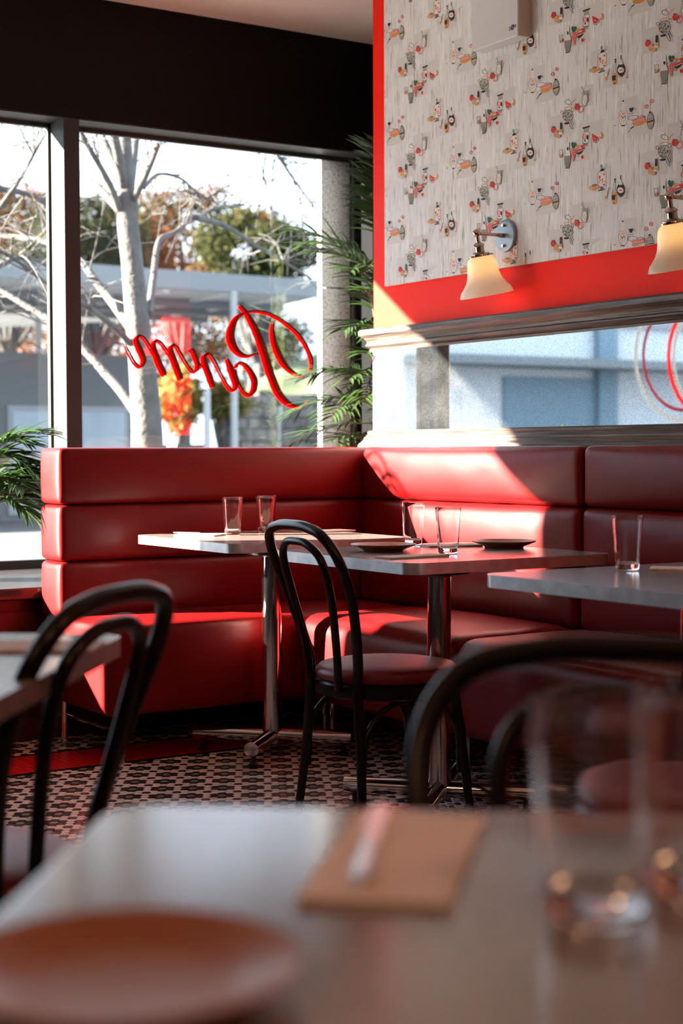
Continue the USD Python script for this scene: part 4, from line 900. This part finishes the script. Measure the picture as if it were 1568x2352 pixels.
# street tree close to the window
tr = thing('street_tree', 'bare grey street tree close outside the window', 'tree', tuple(far(332, 1330, 9.5) * np.array([1, 1, 0]) + np.array([0, 0, -0.12])))
base = far(332, 1330, 9.5) * np.array([1, 1, 0]) + np.array([0, 0, -0.12])
DT = 9.5
def tp(x, y, dd=0.0): return far(x, y, DT + dd) - base
trunk = [base * 0 + np.array([0, 0, -0.1]), tp(338, 1100), tp(335, 950), tp(322, 800), tp(312, 700), tp(303, 600), tp(294, 520), tp(288, 440)]
rad = np.array([40, 38, 35, 29, 27, 25, 25, 28]) * DT / F
ts = spline(trunk, 6); part(tr, 'trunk', tube(ts, np.interp(np.linspace(0, 1, len(ts)), np.linspace(0, 1, 8), rad), 18), 'bark', True)
branches = [([(286, 470), (262, 380), (232, 310), (210, 255), (190, 190)], 13, 0.1), ([(286, 460), (275, 380), (262, 310), (250, 240), (240, 150)], 14, -0.1), ([(288, 450), (286, 360), (287, 290), (286, 200)], 22, 0.0), ([(292, 450), (303, 380), (312, 310), (320, 220)], 15, 0.2),
            ([(300, 470), (335, 400), (360, 340), (385, 280), (420, 200)], 9, -0.2), ([(280, 490), (235, 440), (190, 405), (150, 385), (90, 350), (20, 330)], 10, 0.15), ([(282, 500), (250, 420), (205, 340), (170, 270)], 9, -0.2),
            ([(342, 720), (352, 640), (365, 555), (400, 535), (440, 505), (490, 480), (560, 470)], 9, 0.3), ([(305, 760), (262, 700), (215, 640), (185, 600), (120, 560), (40, 545), (-20, 540)], 12, 0.2), ([(310, 800), (262, 752), (200, 705), (130, 668), (40, 600), (-20, 565)], 8, -0.2),
            ([(322, 960), (280, 900), (240, 855), (190, 800), (120, 740), (40, 690), (-40, 640)], 14, 0.1), ([(330, 430), (365, 400), (415, 410), (450, 440), (500, 470)], 5, 0.3), ([(450, 500), (520, 520), (580, 560), (650, 600), (715, 640)], 7, 0.5),
            ([(600, 300), (640, 360), (680, 420), (725, 480)], 5, 0.6), ([(540, 280), (600, 320), (660, 380)], 4, 0.3), ([(-20, 430), (60, 445), (108, 470)], 8, 0.1), ([(-20, 500), (40, 420), (90, 330), (110, 300)], 6, -0.1), ([(-20, 620), (50, 590), (110, 610)], 7, 0.2)]
rb = random.Random(4)
twigs = []
for pts, r0, dz in branches:
    n = len(pts); q = spline([tp(x, y, dz * k) for k, (x, y) in enumerate(pts)], 6)
    part(tr, 'branch', tube(q, np.linspace(r0, max(2.2, r0 * 0.45), len(q)) * DT / F, 10), 'bark', True)
    for _ in range(9):
        i = rb.randrange(len(q) // 3, len(q) - 1); d = q[i + 1] - q[i]; d = d / (np.linalg.norm(d) + 1e-9)
        v = d + np.array([rb.gauss(0, .6), rb.gauss(0, .6), rb.gauss(0.1, .5)]); v /= np.linalg.norm(v)
        L = rb.uniform(0.25, 0.75); p1 = q[i] + v * L * 0.5 + np.array([0, 0, rb.uniform(-.05, .08)]); p2 = q[i] + v * L + np.array([rb.gauss(0, .08), rb.gauss(0, .08), rb.gauss(0, .1)])
        twigs.append(tube(spline([q[i], p1, p2], 4), np.linspace(0.006, 0.0022, 9), 5))
        for _ in range(2):
            v2 = v + np.array([rb.gauss(0, .7), rb.gauss(0, .7), rb.gauss(0, .6)]); p3 = p1 + v2 / np.linalg.norm(v2) * rb.uniform(.12, .4)
            twigs.append(tube([p1, (p1 + p3) / 2 + np.array([0, 0, .02]), p3], [0.0035, 0.0028, 0.0015], 4))
part(tr, 'twigs', cat(twigs), 'bark', True, kind='stuff')

def crown_tree(label, px, top, low_, dist, wpx, m, n, seed, leafs=0.16):
    """A leafy tree: trunk, limbs and a crown of separate leaves in clumps."""
    r = np.random.default_rng(seed); z1, z0 = far(px, top, dist)[2], far(px, low_, dist)[2]
    b = far(px, 1000, dist); t = thing('autumn_tree', label, 'tree', (b[0], b[1], -0.12), group=None)
    H, hw = z1 - z0, wpx * dist / F / 2
    cl = []
    while len(cl) < 46:
        p = r.uniform(-1, 1, 3)
        if np.linalg.norm(p) < 1 and np.linalg.norm(p) > 0.25: cl.append(p * np.array([hw, hw * 0.8, H / 2]) + np.array([0, 0, (z0 + z1) / 2 + 0.12]))
    cl = np.array(cl)
    part(t, 'trunk', tube(spline([(0, 0, -0.2), (0.1, 0, (z0 + .12) * 0.6), (0, 0, (z0 + z1) / 2)], 5), np.linspace(0.22, 0.08, 11), 10), 'bark', True)
    part(t, 'limbs', cat([tube(spline([(0, 0, max(0.5, z0 * 0.7)), c_ * np.array([.4, .4, .7]), c_], 4), np.linspace(0.07, 0.015, 9), 6) for c_ in cl[::2]]), 'bark', True, kind='stuff')
    c = cl[r.integers(0, len(cl), n)] + r.normal(0, 1, (n, 3)) * np.array([hw, hw, H / 2]) * 0.15
    a = r.normal(0, 1, (n, 3)); a /= np.linalg.norm(a, axis=1, keepdims=True); q = np.cross(a, r.normal(0, 1, (n, 3))); q /= np.linalg.norm(q, axis=1, keepdims=True)
    s = leafs * r.uniform(0.6, 1.3, (n, 1))
    V = np.stack([c - a * s * .5, c + q * s * .28, c + a * s * .5, c - q * s * .28], 1).reshape(-1, 3)
    f = np.arange(n)[:, None] * 4; f = np.vstack([np.hstack([f, f + 1, f + 2]), np.hstack([f, f + 2, f + 3])])
    part(t, 'leaves', trimesh.Trimesh(V, f, process=False), m, False, kind='stuff')
for args in (('orange and green tree behind the pavilion roof, left of the trunk', 215, 465, 690, 35, 330, 'leaf_mixed', 9000, 1), ('rust coloured tree behind the pavilion roof, right of the trunk', 420, 440, 700, 46, 340, 'leaf_rust', 9000, 2),
             ('dark green and rust tree behind the pavilion at the right of the window', 590, 490, 690, 40, 290, 'leaf_mixed', 9000, 3), ('thin topped rust tree seen through the leftmost pane', 20, 440, 680, 51, 330, 'leaf_rust', 8000, 4),
             ('low rust tree under the pavilion roof near the trunk', 300, 700, 900, 55, 460, 'leaf_rust', 9000, 5), ('yellow green tree under the roof at the right of the lettering', 590, 700, 890, 62, 300, 'leaf_green', 7000, 6),
             ('low rust shrub seen under the roof through the leftmost pane', 40, 740, 880, 64, 420, 'leaf_rust', 7000, 7), ('small yellow bush by the stone wall', 512, 880, 965, 29, 120, 'leaf_yellow', 1500, 8),
             ('pale yellow bush between the trunk and the slim post', 405, 850, 985, 37, 110, 'leaf_yellow', 2500, 9)):
    crown_tree(*args)
